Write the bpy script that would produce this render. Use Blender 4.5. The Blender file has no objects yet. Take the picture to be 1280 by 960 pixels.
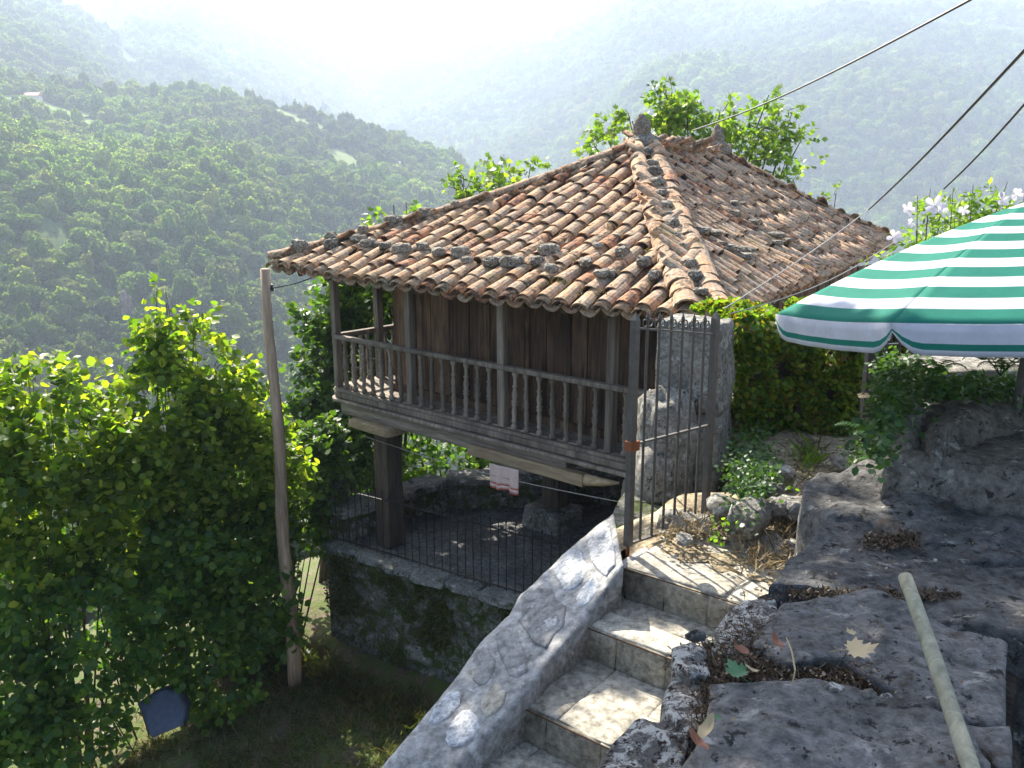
import bpy, bmesh, math, random
import numpy as np
from mathutils import Vector, Matrix, noise as mn
random.seed(7); np.random.seed(7)
rs = np.random.RandomState(11)
S = bpy.context.scene
R = math.radians

# ------------------------------------------------------------------ camera, sky, sun, exposure
F = 1060.0; PITCH = math.atan(245/F)
cam = bpy.data.objects.new('camera', bpy.data.cameras.new('camera')); S.collection.objects.link(cam)
cam.rotation_euler = (math.pi/2-PITCH, 0, 0)
cam.data.sensor_width = 36; cam.data.lens = 36*F/1280; cam.data.clip_start = .05; cam.data.clip_end = 20000
S.camera = cam
SUN_AZ, SUN_EL = -25.0, 42.0            # azimuth right of the view direction (+y), elevation
wd = bpy.data.worlds.new('World'); S.world = wd; wd.use_nodes = True
nt = wd.node_tree; nt.nodes.clear()
sky = nt.nodes.new('ShaderNodeTexSky'); sky.sky_type = 'NISHITA'; sky.sun_disc = False
sky.sun_elevation = R(SUN_EL); sky.sun_rotation = R(SUN_AZ); sky.dust_density = 2.5; sky.air_density = 1.0
bg = nt.nodes.new('ShaderNodeBackground'); bg.inputs[1].default_value = .09
wo = nt.nodes.new('ShaderNodeOutputWorld')
nt.links.new(sky.outputs[0], bg.inputs[0]); nt.links.new(bg.outputs[0], wo.inputs[0])
sl = bpy.data.lights.new('sun', 'SUN'); sl.energy = 5.0; sl.angle = R(.5); sl.color = (1, .93, .80)
sun = bpy.data.objects.new('sun', sl); S.collection.objects.link(sun)
sd = Vector((math.sin(R(SUN_AZ))*math.cos(R(SUN_EL)), math.cos(R(SUN_AZ))*math.cos(R(SUN_EL)), math.sin(R(SUN_EL))))
sun.rotation_euler = sd.to_track_quat('Z', 'Y').to_euler()
S.view_settings.view_transform = 'Standard'; S.view_settings.look = 'None'
S.view_settings.exposure = 2.0; S.view_settings.gamma = 1
HAZE_DENSITY = .00050
try:
    S.cycles.max_bounces = 8; S.cycles.transparent_max_bounces = 8; S.cycles.volume_bounces = 2
except Exception: pass

# ------------------------------------------------------------------ helpers
cP, sP = math.cos(PITCH), math.sin(PITCH)
def ray(x, y):
    X = (x-640)/F; U = (480-y)/F
    return Vector((X, cP+U*sP, -sP+U*cP))
def PZ(x, y, z): r = ray(x, y); return r*(z/r.z)           # point of the height z
def PY(x, y, Y): r = ray(x, y); return r*(Y/r.y)           # point of the distance Y
def V(*a): return Vector(a)

def mesh(name, verts, faces, mat=None, smooth=False):
    me = bpy.data.meshes.new(name)
    me.from_pydata([tuple(v) for v in verts], [], faces)
    if smooth: me.polygons.foreach_set('use_smooth', [True]*len(me.polygons))
    if mat: me.materials.append(mat)
    me.update(); return me
def obj(name, me, parent=None, loc=None):
    o = bpy.data.objects.new(name, me); S.collection.objects.link(o)
    if parent: o.parent = parent
    if loc is not None: o.location = loc
    return o
def tag(o, label=None, cat=None, group=None, kind=None):
    if label: o['label'] = label
    if cat: o['category'] = cat
    if group: o['group'] = group
    if kind: o['kind'] = kind
    return o
def empty(name, loc, label, cat, group=None, kind=None):
    o = bpy.data.objects.new(name, None); S.collection.objects.link(o); o.location = loc
    o.empty_display_size = .1
    tag(o, label, cat, group, kind); return o
class MB:
    def __init__(s): s.v = []; s.f = []
    def add(s, vs, fs):
        n = len(s.v); s.v += [Vector(v) for v in vs]; s.f += [tuple(i+n for i in f) for f in fs]
    def box(s, o, ax, ay, az):      # o corner, edge vectors
        o, ax, ay, az = map(Vector, (o, ax, ay, az))
        vs = [o, o+ax, o+ax+ay, o+ay, o+az, o+ax+az, o+ax+ay+az, o+ay+az]
        s.add(vs, [(0,3,2,1),(4,5,6,7),(0,1,5,4),(1,2,6,5),(2,3,7,6),(3,0,4,7)])
    def bar(s, p, q, w, h, up=(0,0,1)):   # beam from p to q
        p, q = Vector(p), Vector(q); d = (q-p).normalized(); side = d.cross(Vector(up))
        if side.length < 1e-4: side = d.cross(Vector((1,0,0)))
        side.normalize(); u = side.cross(d)
        s.box(p-side*w/2-u*h/2, side*w, q-p, u*h)
    def tube(s, pts, rad, n=8, cap=True):
        pts = [Vector(p) for p in pts]; base = len(s.v)
        if not hasattr(rad, '__len__'): rad = [rad]*len(pts)
        prev = None
        for i, p in enumerate(pts):
            d = (pts[min(i+1, len(pts)-1)]-pts[max(i-1, 0)]).normalized()
            if prev is None:
                a = d.cross(Vector((0,0,1)));
                if a.length < 1e-3: a = d.cross(Vector((1,0,0)))
            else: a = prev-d*prev.dot(d)
            a.normalize(); prev = a; b = d.cross(a)
            for k in range(n):
                t = 2*math.pi*k/n; s.v.append(p+(a*math.cos(t)+b*math.sin(t))*rad[i])
        for i in range(len(pts)-1):
            for k in range(n):
                a0 = base+i*n+k; a1 = base+i*n+(k+1) % n
                s.f.append((a0, a1, a1+n, a0+n))
        if cap:
            s.f.append(tuple(base+k for k in range(n))[::-1]); e = base+(len(pts)-1)*n
            s.f.append(tuple(e+k for k in range(n)))
    def lathe(s, c, prof, n=10, axis=(0,0,1)):   # profile [(z,r)]
        s.tube([Vector(c)+Vector(axis)*z for z, r in prof], [r for z, r in prof], n)
    def build(s, name, mat, parent=None, smooth=False, origin=None):
        vs = s.v; loc = None
        if origin is not None:
            o = Vector(origin); vs = [v-o for v in vs]; loc = o - (parent.matrix_world.translation if parent else Vector())
        return obj(name, mesh(name, vs, s.f, mat, smooth), parent, loc)
def child(mb, name, mat, par, smooth=False):
    """part whose coordinates are given in world space"""
    o = wl(par)
    return obj(name, mesh(name, [v-o for v in mb.v], mb.f, mat, smooth), par)
def wl(o):
    p = Vector(o.location)
    while o.parent: o = o.parent; p += Vector(o.location)
    return p
def top(mb, name, mat, label, cat, group=None, kind=None, smooth=False):
    o = sum((v for v in mb.v), Vector())/len(mb.v); o.z = min(v.z for v in mb.v)
    b = obj(name, mesh(name, [v-o for v in mb.v], mb.f, mat, smooth), None, o)
    return tag(b, label, cat, group, kind)
def fbm(p, o=4, H=.9): return mn.fractal(Vector(p), H, 2.1, o, noise_basis='PERLIN_ORIGINAL')

# ------------------------------------------------------------------ materials
class Mat:
    def __init__(s, name, rough=.8, spec=.3):
        s.m = bpy.data.materials.new(name); s.m.use_nodes = True; s.t = s.m.node_tree; s.t.nodes.clear()
        s.out = s.n('ShaderNodeOutputMaterial'); s.b = s.n('ShaderNodeBsdfPrincipled')
        s.b.inputs['Roughness'].default_value = rough; s.b.inputs['Specular IOR Level'].default_value = spec
        s.l(s.b.outputs[0], s.out.inputs[0]); s.co = s.n('ShaderNodeTexCoord').outputs['Object']
    def n(s, t, **k):
        x = s.t.nodes.new(t)
        for a, b in k.items(): setattr(x, a, b)
        return x
    def l(s, a, b): s.t.links.new(a, b)
    def geo(s): return s.n('ShaderNodeNewGeometry').outputs['Position']
    def scale(s, v, sc):
        m = s.n('ShaderNodeMapping'); s.l(v, m.inputs[0]); m.inputs['Scale'].default_value = sc; return m.outputs[0]
    def noise(s, v, sc, det=5, rough=.6, dist=0, fac=True):
        x = s.n('ShaderNodeTexNoise'); s.l(v, x.inputs['Vector']); x.inputs['Scale'].default_value = sc
        x.inputs['Detail'].default_value = det; x.inputs['Roughness'].default_value = rough; x.inputs['Distortion'].default_value = dist
        return x.outputs[0] if fac else x.outputs[1]
    def vor(s, v, sc, feat='F1', out=0, rnd=1):
        x = s.n('ShaderNodeTexVoronoi'); x.feature = feat; s.l(v, x.inputs['Vector']); x.inputs['Scale'].default_value = sc
        x.inputs['Randomness'].default_value = rnd
        return x.outputs[out]
    def ramp(s, fac, stops):
        x = s.n('ShaderNodeValToRGB'); s.l(fac, x.inputs[0]); e = x.color_ramp.elements
        while len(e) < len(stops): e.new(.5)
        for i, (p, c) in enumerate(stops):
            e[i].position = p; e[i].color = (c, c, c, 1) if not hasattr(c, '__len__') else (*c, 1)
        return x.outputs[0]
    def mix(s, fac, a, b, mode='MIX'):
        x = s.n('ShaderNodeMix'); x.data_type = 'RGBA'; x.blend_type = mode
        for i, q in ((0, fac), (6, a), (7, b)):
            if hasattr(q, 'is_output'): s.l(q, x.inputs[i])
            elif i == 0: x.inputs[0].default_value = q
            else: x.inputs[i].default_value = (*q, 1)
        return x.outputs[2]
    def math(s, op, a, b=0.0):
        x = s.n('ShaderNodeMath', operation=op)
        for i, q in enumerate((a, b)):
            if hasattr(q, 'is_output'): s.l(q, x.inputs[i])
            else: x.inputs[i].default_value = q
        return x.outputs[0]
    def rnd(s): return s.n('ShaderNodeObjectInfo').outputs['Random']
    def attr(s, name): x = s.n('ShaderNodeAttribute'); x.attribute_name = name; return x.outputs['Fac']
    def col(s, c): s.l(c, s.b.inputs['Base Color'])
    def bump(s, h, st=.5, d=.02):
        x = s.n('ShaderNodeBump'); x.inputs['Strength'].default_value = st; x.inputs['Distance'].default_value = d
        s.l(h, x.inputs['Height']); s.l(x.outputs[0], s.b.inputs['Normal'])

def mat_stone(name, dark, light, lichen=None, lth=.6, moss=None, mth=.55, sc=3, bump=.6, dist=.02, spots=None, sth=.62, vmul=1):
    m = Mat(name, .9, .2); g = m.geo()
    n1 = m.noise(g, sc, 8, .65, .3); n2 = m.noise(g, sc*7, 6, .7)
    c = m.ramp(n1, [(.3, dark), (.7, light)])
    c = m.mix(.8, c, m.ramp(n2, [(.34, .3), (.66, 1.45)]), 'MULTIPLY')
    r = m.math('ADD', .8, m.math('MULTIPLY', m.rnd(), .4))
    c = m.mix(1, c, m.mix(1, (1, 1, 1), r, 'MULTIPLY'), 'MULTIPLY')
    if lichen:
        a = m.ramp(m.noise(g, sc*2.3, 9, .72, .4), [(lth-.03, 0), (lth+.04, 1)])
        c = m.mix(a, c, lichen)
    if spots:
        a = m.ramp(m.noise(g, sc*5.1, 7, .7, .2), [(sth-.02, 0), (sth+.03, 1)])
        c = m.mix(a, c, spots)
    if moss:
        a = m.ramp(m.noise(g, sc*1.1, 8, .7, .6), [(mth-.04, 0), (mth+.05, 1)])
        mc = m.mix(m.noise(g, sc*20, 3), (moss[0]*.5, moss[1]*.5, moss[2]*.5), (moss[0]*1.5, moss[1]*1.5, moss[2]*1.4))
        c = m.mix(a, c, mc)
    m.col(c)
    h = m.math('ADD', m.noise(g, sc*4, 10, .7), m.math('MULTIPLY', m.noise(g, sc*24, 4, .7), .35))
    m.bump(h, bump, dist*1.5); return m.m
def mat_wood(name, dark, light, axis='Z', sc=1, stain=.5):
    m = Mat(name, .8, .25); k = {'X': (1.2, 14, 14), 'Y': (14, 1.2, 14), 'Z': (9, 9, .7)}[axis]
    v = m.scale(m.co, tuple(q*sc for q in k))
    off = m.n('ShaderNodeVectorMath', operation='ADD'); m.l(v, off.inputs[0])
    cb = m.n('ShaderNodeCombineXYZ'); r = m.math('MULTIPLY', m.rnd(), 37.0); m.l(r, cb.inputs[0]); m.l(r, cb.inputs[1]); m.l(cb.outputs[0], off.inputs[1])
    g = m.noise(off.outputs[0], 1.6, 8, .65, .8); big = m.noise(m.scale(off.outputs[0], (.15, .15, .6)), 1.5, 4, .6, .5)
    c = m.ramp(g, [(.32, dark), (.66, light)])
    c = m.mix(stain, c, m.ramp(big, [(.35, (.25, .22, .2)), (.62, (1.15, 1.1, 1.05))]), 'MULTIPLY')
    rr = m.math('ADD', .75, m.math('MULTIPLY', m.rnd(), .5))
    c = m.mix(1, c, rr, 'MULTIPLY'); m.col(c); m.bump(g, .6, .006); return m.m
def mat_leaf(name, cols, trans=.45, tcol=None, rough=.45, spec=.35):
    m = Mat(name, rough, spec); a = m.attr('rnd')
    st = [(i/(max(1, len(cols)-1)), c) for i, c in enumerate(cols)]
    c = m.ramp(a, st); g = m.noise(m.geo(), 1.3, 3)
    c = m.mix(.5, c, m.ramp(g, [(.3, .6), (.7, 1.3)]), 'MULTIPLY')
    m.col(c)
    t = m.n('ShaderNodeBsdfTranslucent'); tc = m.mix(1, c, tcol or (1.9, 2.1, .55), 'MULTIPLY')
    m.l(tc, t.inputs[0])
    x = m.n('ShaderNodeMixShader'); x.inputs[0].default_value = trans
    m.l(m.b.outputs[0], x.inputs[1]); m.l(t.outputs[0], x.inputs[2]); m.l(x.outputs[0], m.out.inputs[0])
    return m.m
def mat_plain(name, c, rough=.6, spec=.4, metal=0, var=.25, sc=8, bump=0):
    m = Mat(name, rough, spec); g = m.geo(); n = m.noise(g, sc, 6, .65)
    m.col(m.mix(1, c, m.ramp(n, [(.25, 1-var), (.75, 1+var)]), 'MULTIPLY')); m.b.inputs['Metallic'].default_value = metal
    if bump: m.bump(n, bump, .01)
    return m.m

def mat_tile(useattr):
    m = Mat('clay_tile' + ('_joined' if useattr else ''), .88, .15); g = m.geo()
    r = m.attr('rnd') if useattr else m.rnd()
    c = m.ramp(r, [(0, (.34, .15, .078)), (.2, (.45, .235, .125)), (.4, (.33, .195, .11)), (.6, (.52, .325, .19)), (.8, (.42, .275, .165)), (1, (.44, .185, .095))])
    n = m.noise(g, 2.2, 8, .7, .5); f = m.noise(g, 22, 6, .7)
    c = m.mix(.8, c, m.ramp(f, [(.32, .62), (.68, 1.35)]), 'MULTIPLY')
    grey = m.ramp(m.math('ADD', m.noise(g, 5, 9, .75, .6), m.math('MULTIPLY', m.math('SUBTRACT', r, .5), -.16)), [(.44, 0), (.56, 1)])          # weathered grey crust
    c = m.mix(m.math('MULTIPLY', grey, .75), c, m.mix(m.ramp(f, [(.35, 0), (.65, 1)]), (.10, .085, .065), (.50, .43, .33)))
    # black-grey lichen patches, denser where the tile's own random value is high
    th = m.math('ADD', m.noise(g, 9, 9, .75), m.math('MULTIPLY', m.math('SUBTRACT', m.rnd() if not useattr else r, .5), .18))
    dk = m.ramp(th, [(.555, 0), (.61, 1)])
    c = m.mix(m.math('MULTIPLY', dk, .8), c, (.045, .042, .036))
    wl_ = m.ramp(m.noise(g, 14, 9, .8, .3), [(.63, 0), (.67, 1)]); c = m.mix(m.math('MULTIPLY', wl_, .7), c, (.5, .5, .45))
    mo = m.ramp(m.noise(g, 1.4, 9, .75, .4), [(.56, 0), (.64, 1)]); c = m.mix(m.math('MULTIPLY', mo, m.ramp(f, [(.42, .15), (.58, .9)])), c, (.13, .115, .035))
    m.col(c); m.bump(m.math('ADD', f, m.noise(g, 9, 8, .75)), .6, .012); return m.m

M = {}
M['tile'] = mat_tile(False); M['tilej'] = mat_tile(True)
M['plank'] = mat_wood('dark_plank', (.030, .019, .013), (.23, .14, .085), 'Z', 1, .75)
M['greywood'] = mat_wood('weathered_grey_wood_upright', (.13, .105, .085), (.33, .285, .24), 'Z')
M['greywoodx'] = mat_wood('weathered_grey_wood_along', (.13, .11, .09), (.33, .285, .24), 'X')
M['palewood'] = mat_wood('pale_wood', (.26, .19, .12), (.52, .40, .26), 'X', 1, .3)
M['polewood'] = mat_wood('pole_wood', (.22, .15, .10), (.46, .34, .25), 'Z', 1, .4)
M['stick'] = mat_wood('stick_wood', (.15, .145, .105), (.30, .295, .22), 'Z', 2, .2)
M['darkbeam'] = mat_wood('dark_beam', (.05, .037, .028), (.13, .10, .078), 'Z')
M['pillar'] = mat_stone('granite_pillar', (.15, .14, .12), (.36, .335, .29), (.48, .47, .43), .57, None, spots=(.05, .048, .045), sth=.60, sc=4, bump=.9, dist=.03)
M['rockb'] = mat_stone('brown_grey_rock', (.10, .09, .078), (.27, .245, .21), (.42, .40, .36), .60, None, sc=4, bump=1, dist=.02, spots=(.05, .045, .04), sth=.60)
M['rock'] = mat_stone('dark_rock', (.065, .064, .063), (.20, .196, .19), (.36, .345, .32), .61, (.075, .05, .03), .64, sc=4, bump=1, dist=.02, spots=(.025, .024, .023), sth=.59)
M['lichenrock'] = mat_stone('lichen_rock', (.12, .11, .10), (.30, .28, .25), (.62, .60, .55), .5, None, spots=(.035, .02, .018), sth=.56, sc=9, bump=1, dist=.02)
M['roofstone'] = mat_stone('roof_stone', (.17, .145, .115), (.38, .34, .28), (.55, .52, .44), .58, (.12, .11, .04), .64, sc=8, bump=.8, spots=(.03, .03, .028), sth=.56)
M['finial'] = mat_stone('finial_stone', (.16, .13, .10), (.33, .28, .22), (.45, .43, .38), .58, None, sc=7, bump=1, spots=(.06, .05, .04), sth=.6)
M['rubble'] = mat_stone('rubble_stone', (.10, .095, .082), (.27, .255, .23), (.46, .45, .42), .60, (.055, .075, .018), .50, sc=3.2, bump=1, dist=.03, spots=(.03, .026, .02), sth=.60)
M['cap'] = mat_stone('cap_stone', (.13, .125, .12), (.30, .29, .28), (.48, .48, .47), .60, (.07, .085, .025), .60, sc=3, bump=.8, dist=.02)
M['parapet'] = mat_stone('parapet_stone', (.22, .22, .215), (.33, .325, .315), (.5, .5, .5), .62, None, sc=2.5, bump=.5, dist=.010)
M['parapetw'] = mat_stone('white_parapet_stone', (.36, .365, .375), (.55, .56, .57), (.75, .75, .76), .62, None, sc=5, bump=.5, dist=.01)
M['mortar'] = mat_stone('mortar', (.28, .275, .26), (.42, .41, .385), None, sc=6, bump=.6, dist=.01)
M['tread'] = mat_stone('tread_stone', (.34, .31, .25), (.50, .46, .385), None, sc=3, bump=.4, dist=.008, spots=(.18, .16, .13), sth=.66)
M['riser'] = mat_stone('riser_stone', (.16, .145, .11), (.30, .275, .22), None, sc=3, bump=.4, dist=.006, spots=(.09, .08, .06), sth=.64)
M['mud'] = mat_stone('crack_earth', (.02, .015, .012), (.075, .058, .045), (.28, .26, .24), .66, None, sc=9, bump=1, dist=.02)
M['dirt'] = mat_stone('dry_dirt', (.26, .20, .13), (.50, .41, .27), (.5, .43, .28), .55, (.10, .13, .04), .66, sc=4, bump=.8, dist=.02)
M['floor'] = mat_stone('slab_floor', (.11, .11, .115), (.21, .21, .21), None, sc=2, bump=.4, dist=.01, spots=(.07, .065, .06), sth=.60)
M['iron'] = mat_plain('old_iron', (.085, .078, .072), .55, .5, .3, .35, 20, .3)
M['irond'] = mat_plain('dark_iron', (.028, .028, .030), .5, .5, .3, .3, 20)
M['rust'] = mat_plain('rust', (.20, .07, .03), .8, .2, 0, .4, 30)
M['nosing'] = mat_plain('nosing', (.07, .035, .02), .8, .2, 0, .4, 30)
M['wire'] = mat_plain('wire', (.02, .02, .02), .5, .4)
M['wirel'] = mat_plain('pale_wire', (.30, .28, .25), .5, .4)
M['branch'] = mat_plain('bark', (.10, .08, .06), .9, .2, 0, .35, 12, .5)
M['cloth'] = mat_plain('pink_cloth', (.60, .45, .42), .9, .2, 0, .1, 20)
M['clothr'] = mat_plain('cloth_trim', (.45, .12, .10), .9, .2, 0, .1, 20)
M['blue'] = mat_plain('blue_grey_plastic', (.06, .075, .115), .6, .3, 0, .35, 12)
M['hazel'] = mat_leaf('hazel_leaf', [(.05, .10, .02), (.095, .16, .025), (.18, .25, .035), (.32, .33, .05), (.09, .17, .03), (.24, .30, .045)], .62)
M['vine'] = mat_leaf('vine_leaf', [(.045, .11, .026), (.07, .15, .035), (.11, .19, .035), (.17, .24, .04)], .5)
M['fig'] = mat_leaf('fig_leaf', [(.07, .13, .025), (.11, .19, .035), (.17, .25, .045), (.22, .27, .06)], .5)
M['vined'] = mat_leaf('dark_ivy_leaf', [(.025, .065, .022), (.04, .09, .03), (.07, .13, .035), (.05, .10, .03)], .3)
M['syc'] = mat_leaf('sycamore_leaf', [(.04, .09, .022), (.07, .13, .03), (.11, .17, .035)], .42)
M['ivy'] = mat_leaf('ivy_leaf', [(.04, .09, .02), (.07, .135, .025), (.14, .20, .03), (.20, .235, .03), (.14, .07, .025)], .5)
M['grass'] = mat_leaf('grass_blade', [(.07, .10, .03), (.11, .145, .04), (.17, .15, .07), (.24, .19, .11)], .35)
M['dry'] = mat_leaf('dry_grass', [(.20, .155, .09), (.34, .28, .18), (.13, .095, .06), (.24, .19, .12)], .25, (1.2, 1.15, .9))
M['dryd'] = mat_leaf('old_straw', [(.07, .045, .025), (.15, .10, .06), (.30, .22, .13), (.05, .03, .018)], .2, (1.2, 1.1, .9))
M['green'] = mat_leaf('bright_weed', [(.08, .16, .02), (.15, .26, .03), (.20, .30, .05)], .5)
M['fern'] = mat_leaf('fern_leaf', [(.04, .11, .02), (.07, .17, .03)], .4)
M['petal'] = mat_leaf('petal', [(.75, .68, .74), (.85, .80, .84)], .4, (1, 1, 1))
M['deadleaf'] = mat_leaf('dead_leaf', [(.42, .33, .19), (.50, .41, .26)], .2, (1, .9, .6))
M['redleaf'] = mat_leaf('red_brown_leaf', [(.20, .075, .035), (.28, .13, .06)], .2, (1, .8, .5))
M['greenleaf'] = mat_leaf('fallen_green_leaf', [(.06, .17, .07), (.10, .24, .10)], .2, (1, 1, .5))

# ------------------------------------------------------------------ stone makers
def slab(poly, thick, n=(0,0,1), rough=.012, bulge=.0, rings=7, per=4, edge=.03, seed=0, nsc=3.0, tilt=None):
    """irregular stone: polygon outline (3-D points, star shaped), rounded rim, noisy top, side walls down by thick"""
    mb = MB(); n = Vector(n).normalized(); pts = []
    P = [Vector(p) for p in poly]; m = len(P)
    for i in range(m):
        a, b = P[i], P[(i+1) % m]
        for k in range(per):
            q = a.lerp(b, k/per); j = mn.noise_vector(q*7+Vector((seed, 0, 3)))*edge*.8; pts.append(q+j-n*j.dot(n))
    c = sum(pts, Vector())/len(pts); N = len(pts)
    prof = [1-(1-(i/rings))**1.7 for i in range(1, rings+1)]
    vs = [c+n*(fbm(c*nsc+V(seed, 1, 2))*rough+bulge)]
    for r in prof:
        for q in pts:
            p = c.lerp(q, r); d = (q-c).length*(1-r)
            fall = -max(0, 1-d/edge)**2*edge*.6 if edge > 0 else 0
            h = fbm(p*nsc+V(seed, 1, 2))*rough*1.6+mn.noise(p*nsc*5)*rough*.4
            vs.append(p+n*(h+fall+bulge*(1-r*r)))
    fs = [(0, 1+k, 1+(k+1) % N) for k in range(N)]
    for r in range(rings-1):
        for k in range(N):
            a = 1+r*N+k; b = 1+r*N+(k+1) % N; fs.append((a, a+N, b+N, b))
    last = 1+(rings-1)*N
    for j, dd in enumerate((.25, .6, 1.0)):
        for k, q in enumerate(pts):
            w = mn.noise_vector(q*5+V(0, seed, dd))*edge*1.2
            vs.append(q-n*(dd*thick)+w*(1 if dd < 1 else 0)+(q-c).normalized()*edge*.35)
        for k in range(N):
            a = last+j*N+k; b = last+j*N+(k+1) % N; fs.append((a, a+N, b+N, b))
    mb.add(vs, fs); return mb
def rock(c, r, seed=0, rough=.25, sub=3, boxy=0, rot=0, nsc=1.3):
    bm = bmesh.new(); bmesh.ops.create_icosphere(bm, subdivisions=sub, radius=1)
    mb = MB(); vs = []; cz, sz = math.cos(rot), math.sin(rot)
    for v in bm.verts:
        p = v.co.copy()
        if boxy:
            mx = max(abs(p.x), abs(p.y), abs(p.z)); p = p.lerp(p/mx, boxy)
        q = p*nsc+V(seed*3.1, seed, -seed)
        p = p*(1+fbm(q, 4)*rough+rough*.5*(mn.cell(q*1.5)-.5)*0)
        # facet: flatten along a few random planes
        for k in range(5):
            rr = random.Random(seed*17+k); d = V(rr.uniform(-1, 1), rr.uniform(-1, 1), rr.uniform(-1, 1)).normalized()
            o = p.dot(d)-(.72+.2*rr.random())
            if o > 0 and not boxy: p -= d*o*.85
        x, y, z = p.x*r[0], p.y*r[1], p.z*r[2]
        vs.append(Vector(c)+V(x*cz-y*sz, x*sz+y*cz, z))
    fs = [tuple(v.index for v in f.verts) for f in bm.faces]; bm.free(); mb.add(vs, fs); return mb
def block(c, half, rot=0, rough=.03, seed=0, n=12, taper=0):
    """hewn block: subdivided box with uneven faces"""
    bm = bmesh.new(); bmesh.ops.create_cube(bm, size=2)
    bmesh.ops.subdivide_edges(bm, edges=bm.edges[:], cuts=n, use_grid_fill=True)
    cz, sz = math.cos(rot), math.sin(rot); vs = []
    for v in bm.verts:
        p = v.co.copy(); e = sum(1 for a in p if abs(a) > .97)
        k = 1-.03*(e-1) if e > 1 else 1
        x, y, z = p.x*half[0]*k*(1-taper*(p.z+1)/2), p.y*half[1]*k*(1-taper*(p.z+1)/2), p.z*half[2]*k
        q = V(x, y, z)+V(seed, seed*2, 0); w = V(fbm(q*2.5), fbm(q*2.5+V(9, 0, 0)), fbm(q*2.5+V(0, 9, 0)))*rough
        w += mn.noise_vector(q*14)*rough*.18
        x, y, z = x+w.x, y+w.y, z+w.z
        vs.append(Vector(c)+V(x*cz-y*sz, x*sz+y*cz, z))
    mb = MB(); mb.add(vs, [tuple(v.index for v in f.verts) for f in bm.faces]); bm.free(); return mb
def rubble(par, o, ax, W, H, nrm, mat, rows=6, cw=.32, seed=0, up=(0,0,1), prot=.06, name='stone', topfun=None):
    """rubble face: irregular stones in a plane, each its own part"""
    rr = random.Random(seed); o = Vector(o); ax = Vector(ax).normalized(); up = Vector(up); n = Vector(nrm).normalized()
    ys = [0]
    for i in range(rows): ys.append(ys[-1]+rr.uniform(.7, 1.3))
    ys = [y/ys[-1]*H for y in ys]
    for i in range(rows):
        x = -rr.uniform(0, cw*.5)
        while x < W:
            w = cw*rr.uniform(.55, 1.5); x1 = min(x+w, W); x0 = max(0, x)
            if x1-x0 > .07:
                y0, y1 = ys[i], ys[i+1]; g = .012
                j = lambda: rr.uniform(-.028, .028)
                P = []
                cor = [(x0+g, y0+g), (x1-g, y0+g), (x1-g, y1-g), (x0+g, y1-g)]
                for k in range(4):
                    a, b = cor[k], cor[(k+1) % 4]; P.append((a[0]*.93+b[0]*.07+j(), a[1]*.93+b[1]*.07+j())); P.append(((a[0]+b[0])/2+j(), (a[1]+b[1])/2+j()))
                pts = [o+ax*a+up*b for a, b in P]
                mb = slab(pts, .1, n, .03, .03+rr.uniform(0, prot), 3, 2, .03, seed+i*31+int(x*100), 4)
                child(mb, name, mat, par, True)
            x = x1
M_ = M
# ------------------------------------------------------------------ foliage makers
LEAF_HAZEL = ([(0, 0, 0), (-.42, .35, .06), (-.36, .75, .05), (0, 1, 0), (.36, .75, .05), (.42, .35, .06)], [(0, 3, 2, 1), (0, 5, 4, 3)])
LEAF_LONG = ([(0, 0, 0), (-.22, .4, .05), (0, 1, -.08), (.22, .4, .05)], [(0, 2, 1), (0, 3, 2)])
LEAF_FIG = ([(0, 0, 0), (-.42, .25, .05), (-.30, .45, .02), (-.40, .8, .05), (-.1, .62, 0), (0, 1, -.05), (.1, .62, 0), (.40, .8, .05), (.30, .45, .02), (.42, .25, .05)],
            [(0, 4, 3, 2, 1), (0, 6, 5, 4), (0, 9, 8, 7, 6)])
def leaf_mesh(name, pos, dirs, size, mat, tmpl=LEAF_HAZEL, nrm_up=.6, seed=0):
    """many leaves in one mesh; pos Nx3, dirs Nx3 (growth direction), size N"""
    r = np.random.RandomState(seed); N = len(pos)
    T, Fc = tmpl; T = np.array(T, float)
    d = dirs/np.maximum(1e-6, np.linalg.norm(dirs, axis=1))[:, None]
    upv = r.normal(size=(N, 3)); upv[:, 2] += nrm_up*3*(r.rand(N) > .15)
    s = np.cross(d, upv); s /= np.maximum(1e-6, np.linalg.norm(s, axis=1))[:, None]
    n = np.cross(s, d)
    co = pos[:, None, :]+size[:, None, None]*(T[None, :, 0:1]*s[:, None]+T[None, :, 1:2]*d[:, None]+T[None, :, 2:3]*n[:, None])
    co = co.reshape(-1, 3); k = len(T)
    lens = [len(f) for f in Fc]; idx = np.concatenate([np.array(f) for f in Fc])
    loops = (idx[None]+np.arange(N)[:, None]*k).ravel(); tot = np.tile(lens, N); st = np.concatenate([[0], np.cumsum(tot)[:-1]])
    me = bpy.data.meshes.new(name)
    me.vertices.add(len(co)); me.vertices.foreach_set('co', co.ravel().astype('f'))
    me.loops.add(len(loops)); me.loops.foreach_set('vertex_index', loops.astype('i'))
    me.polygons.add(len(tot)); me.polygons.foreach_set('loop_start', st.astype('i')); me.polygons.foreach_set('loop_total', tot.astype('i'))
    at = me.attributes.new('rnd', 'FLOAT', 'FACE'); at.data.foreach_set('value', np.repeat(r.rand(N), len(Fc)).astype('f'))
    me.materials.append(mat); me.update(); me.validate(); return me
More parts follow.
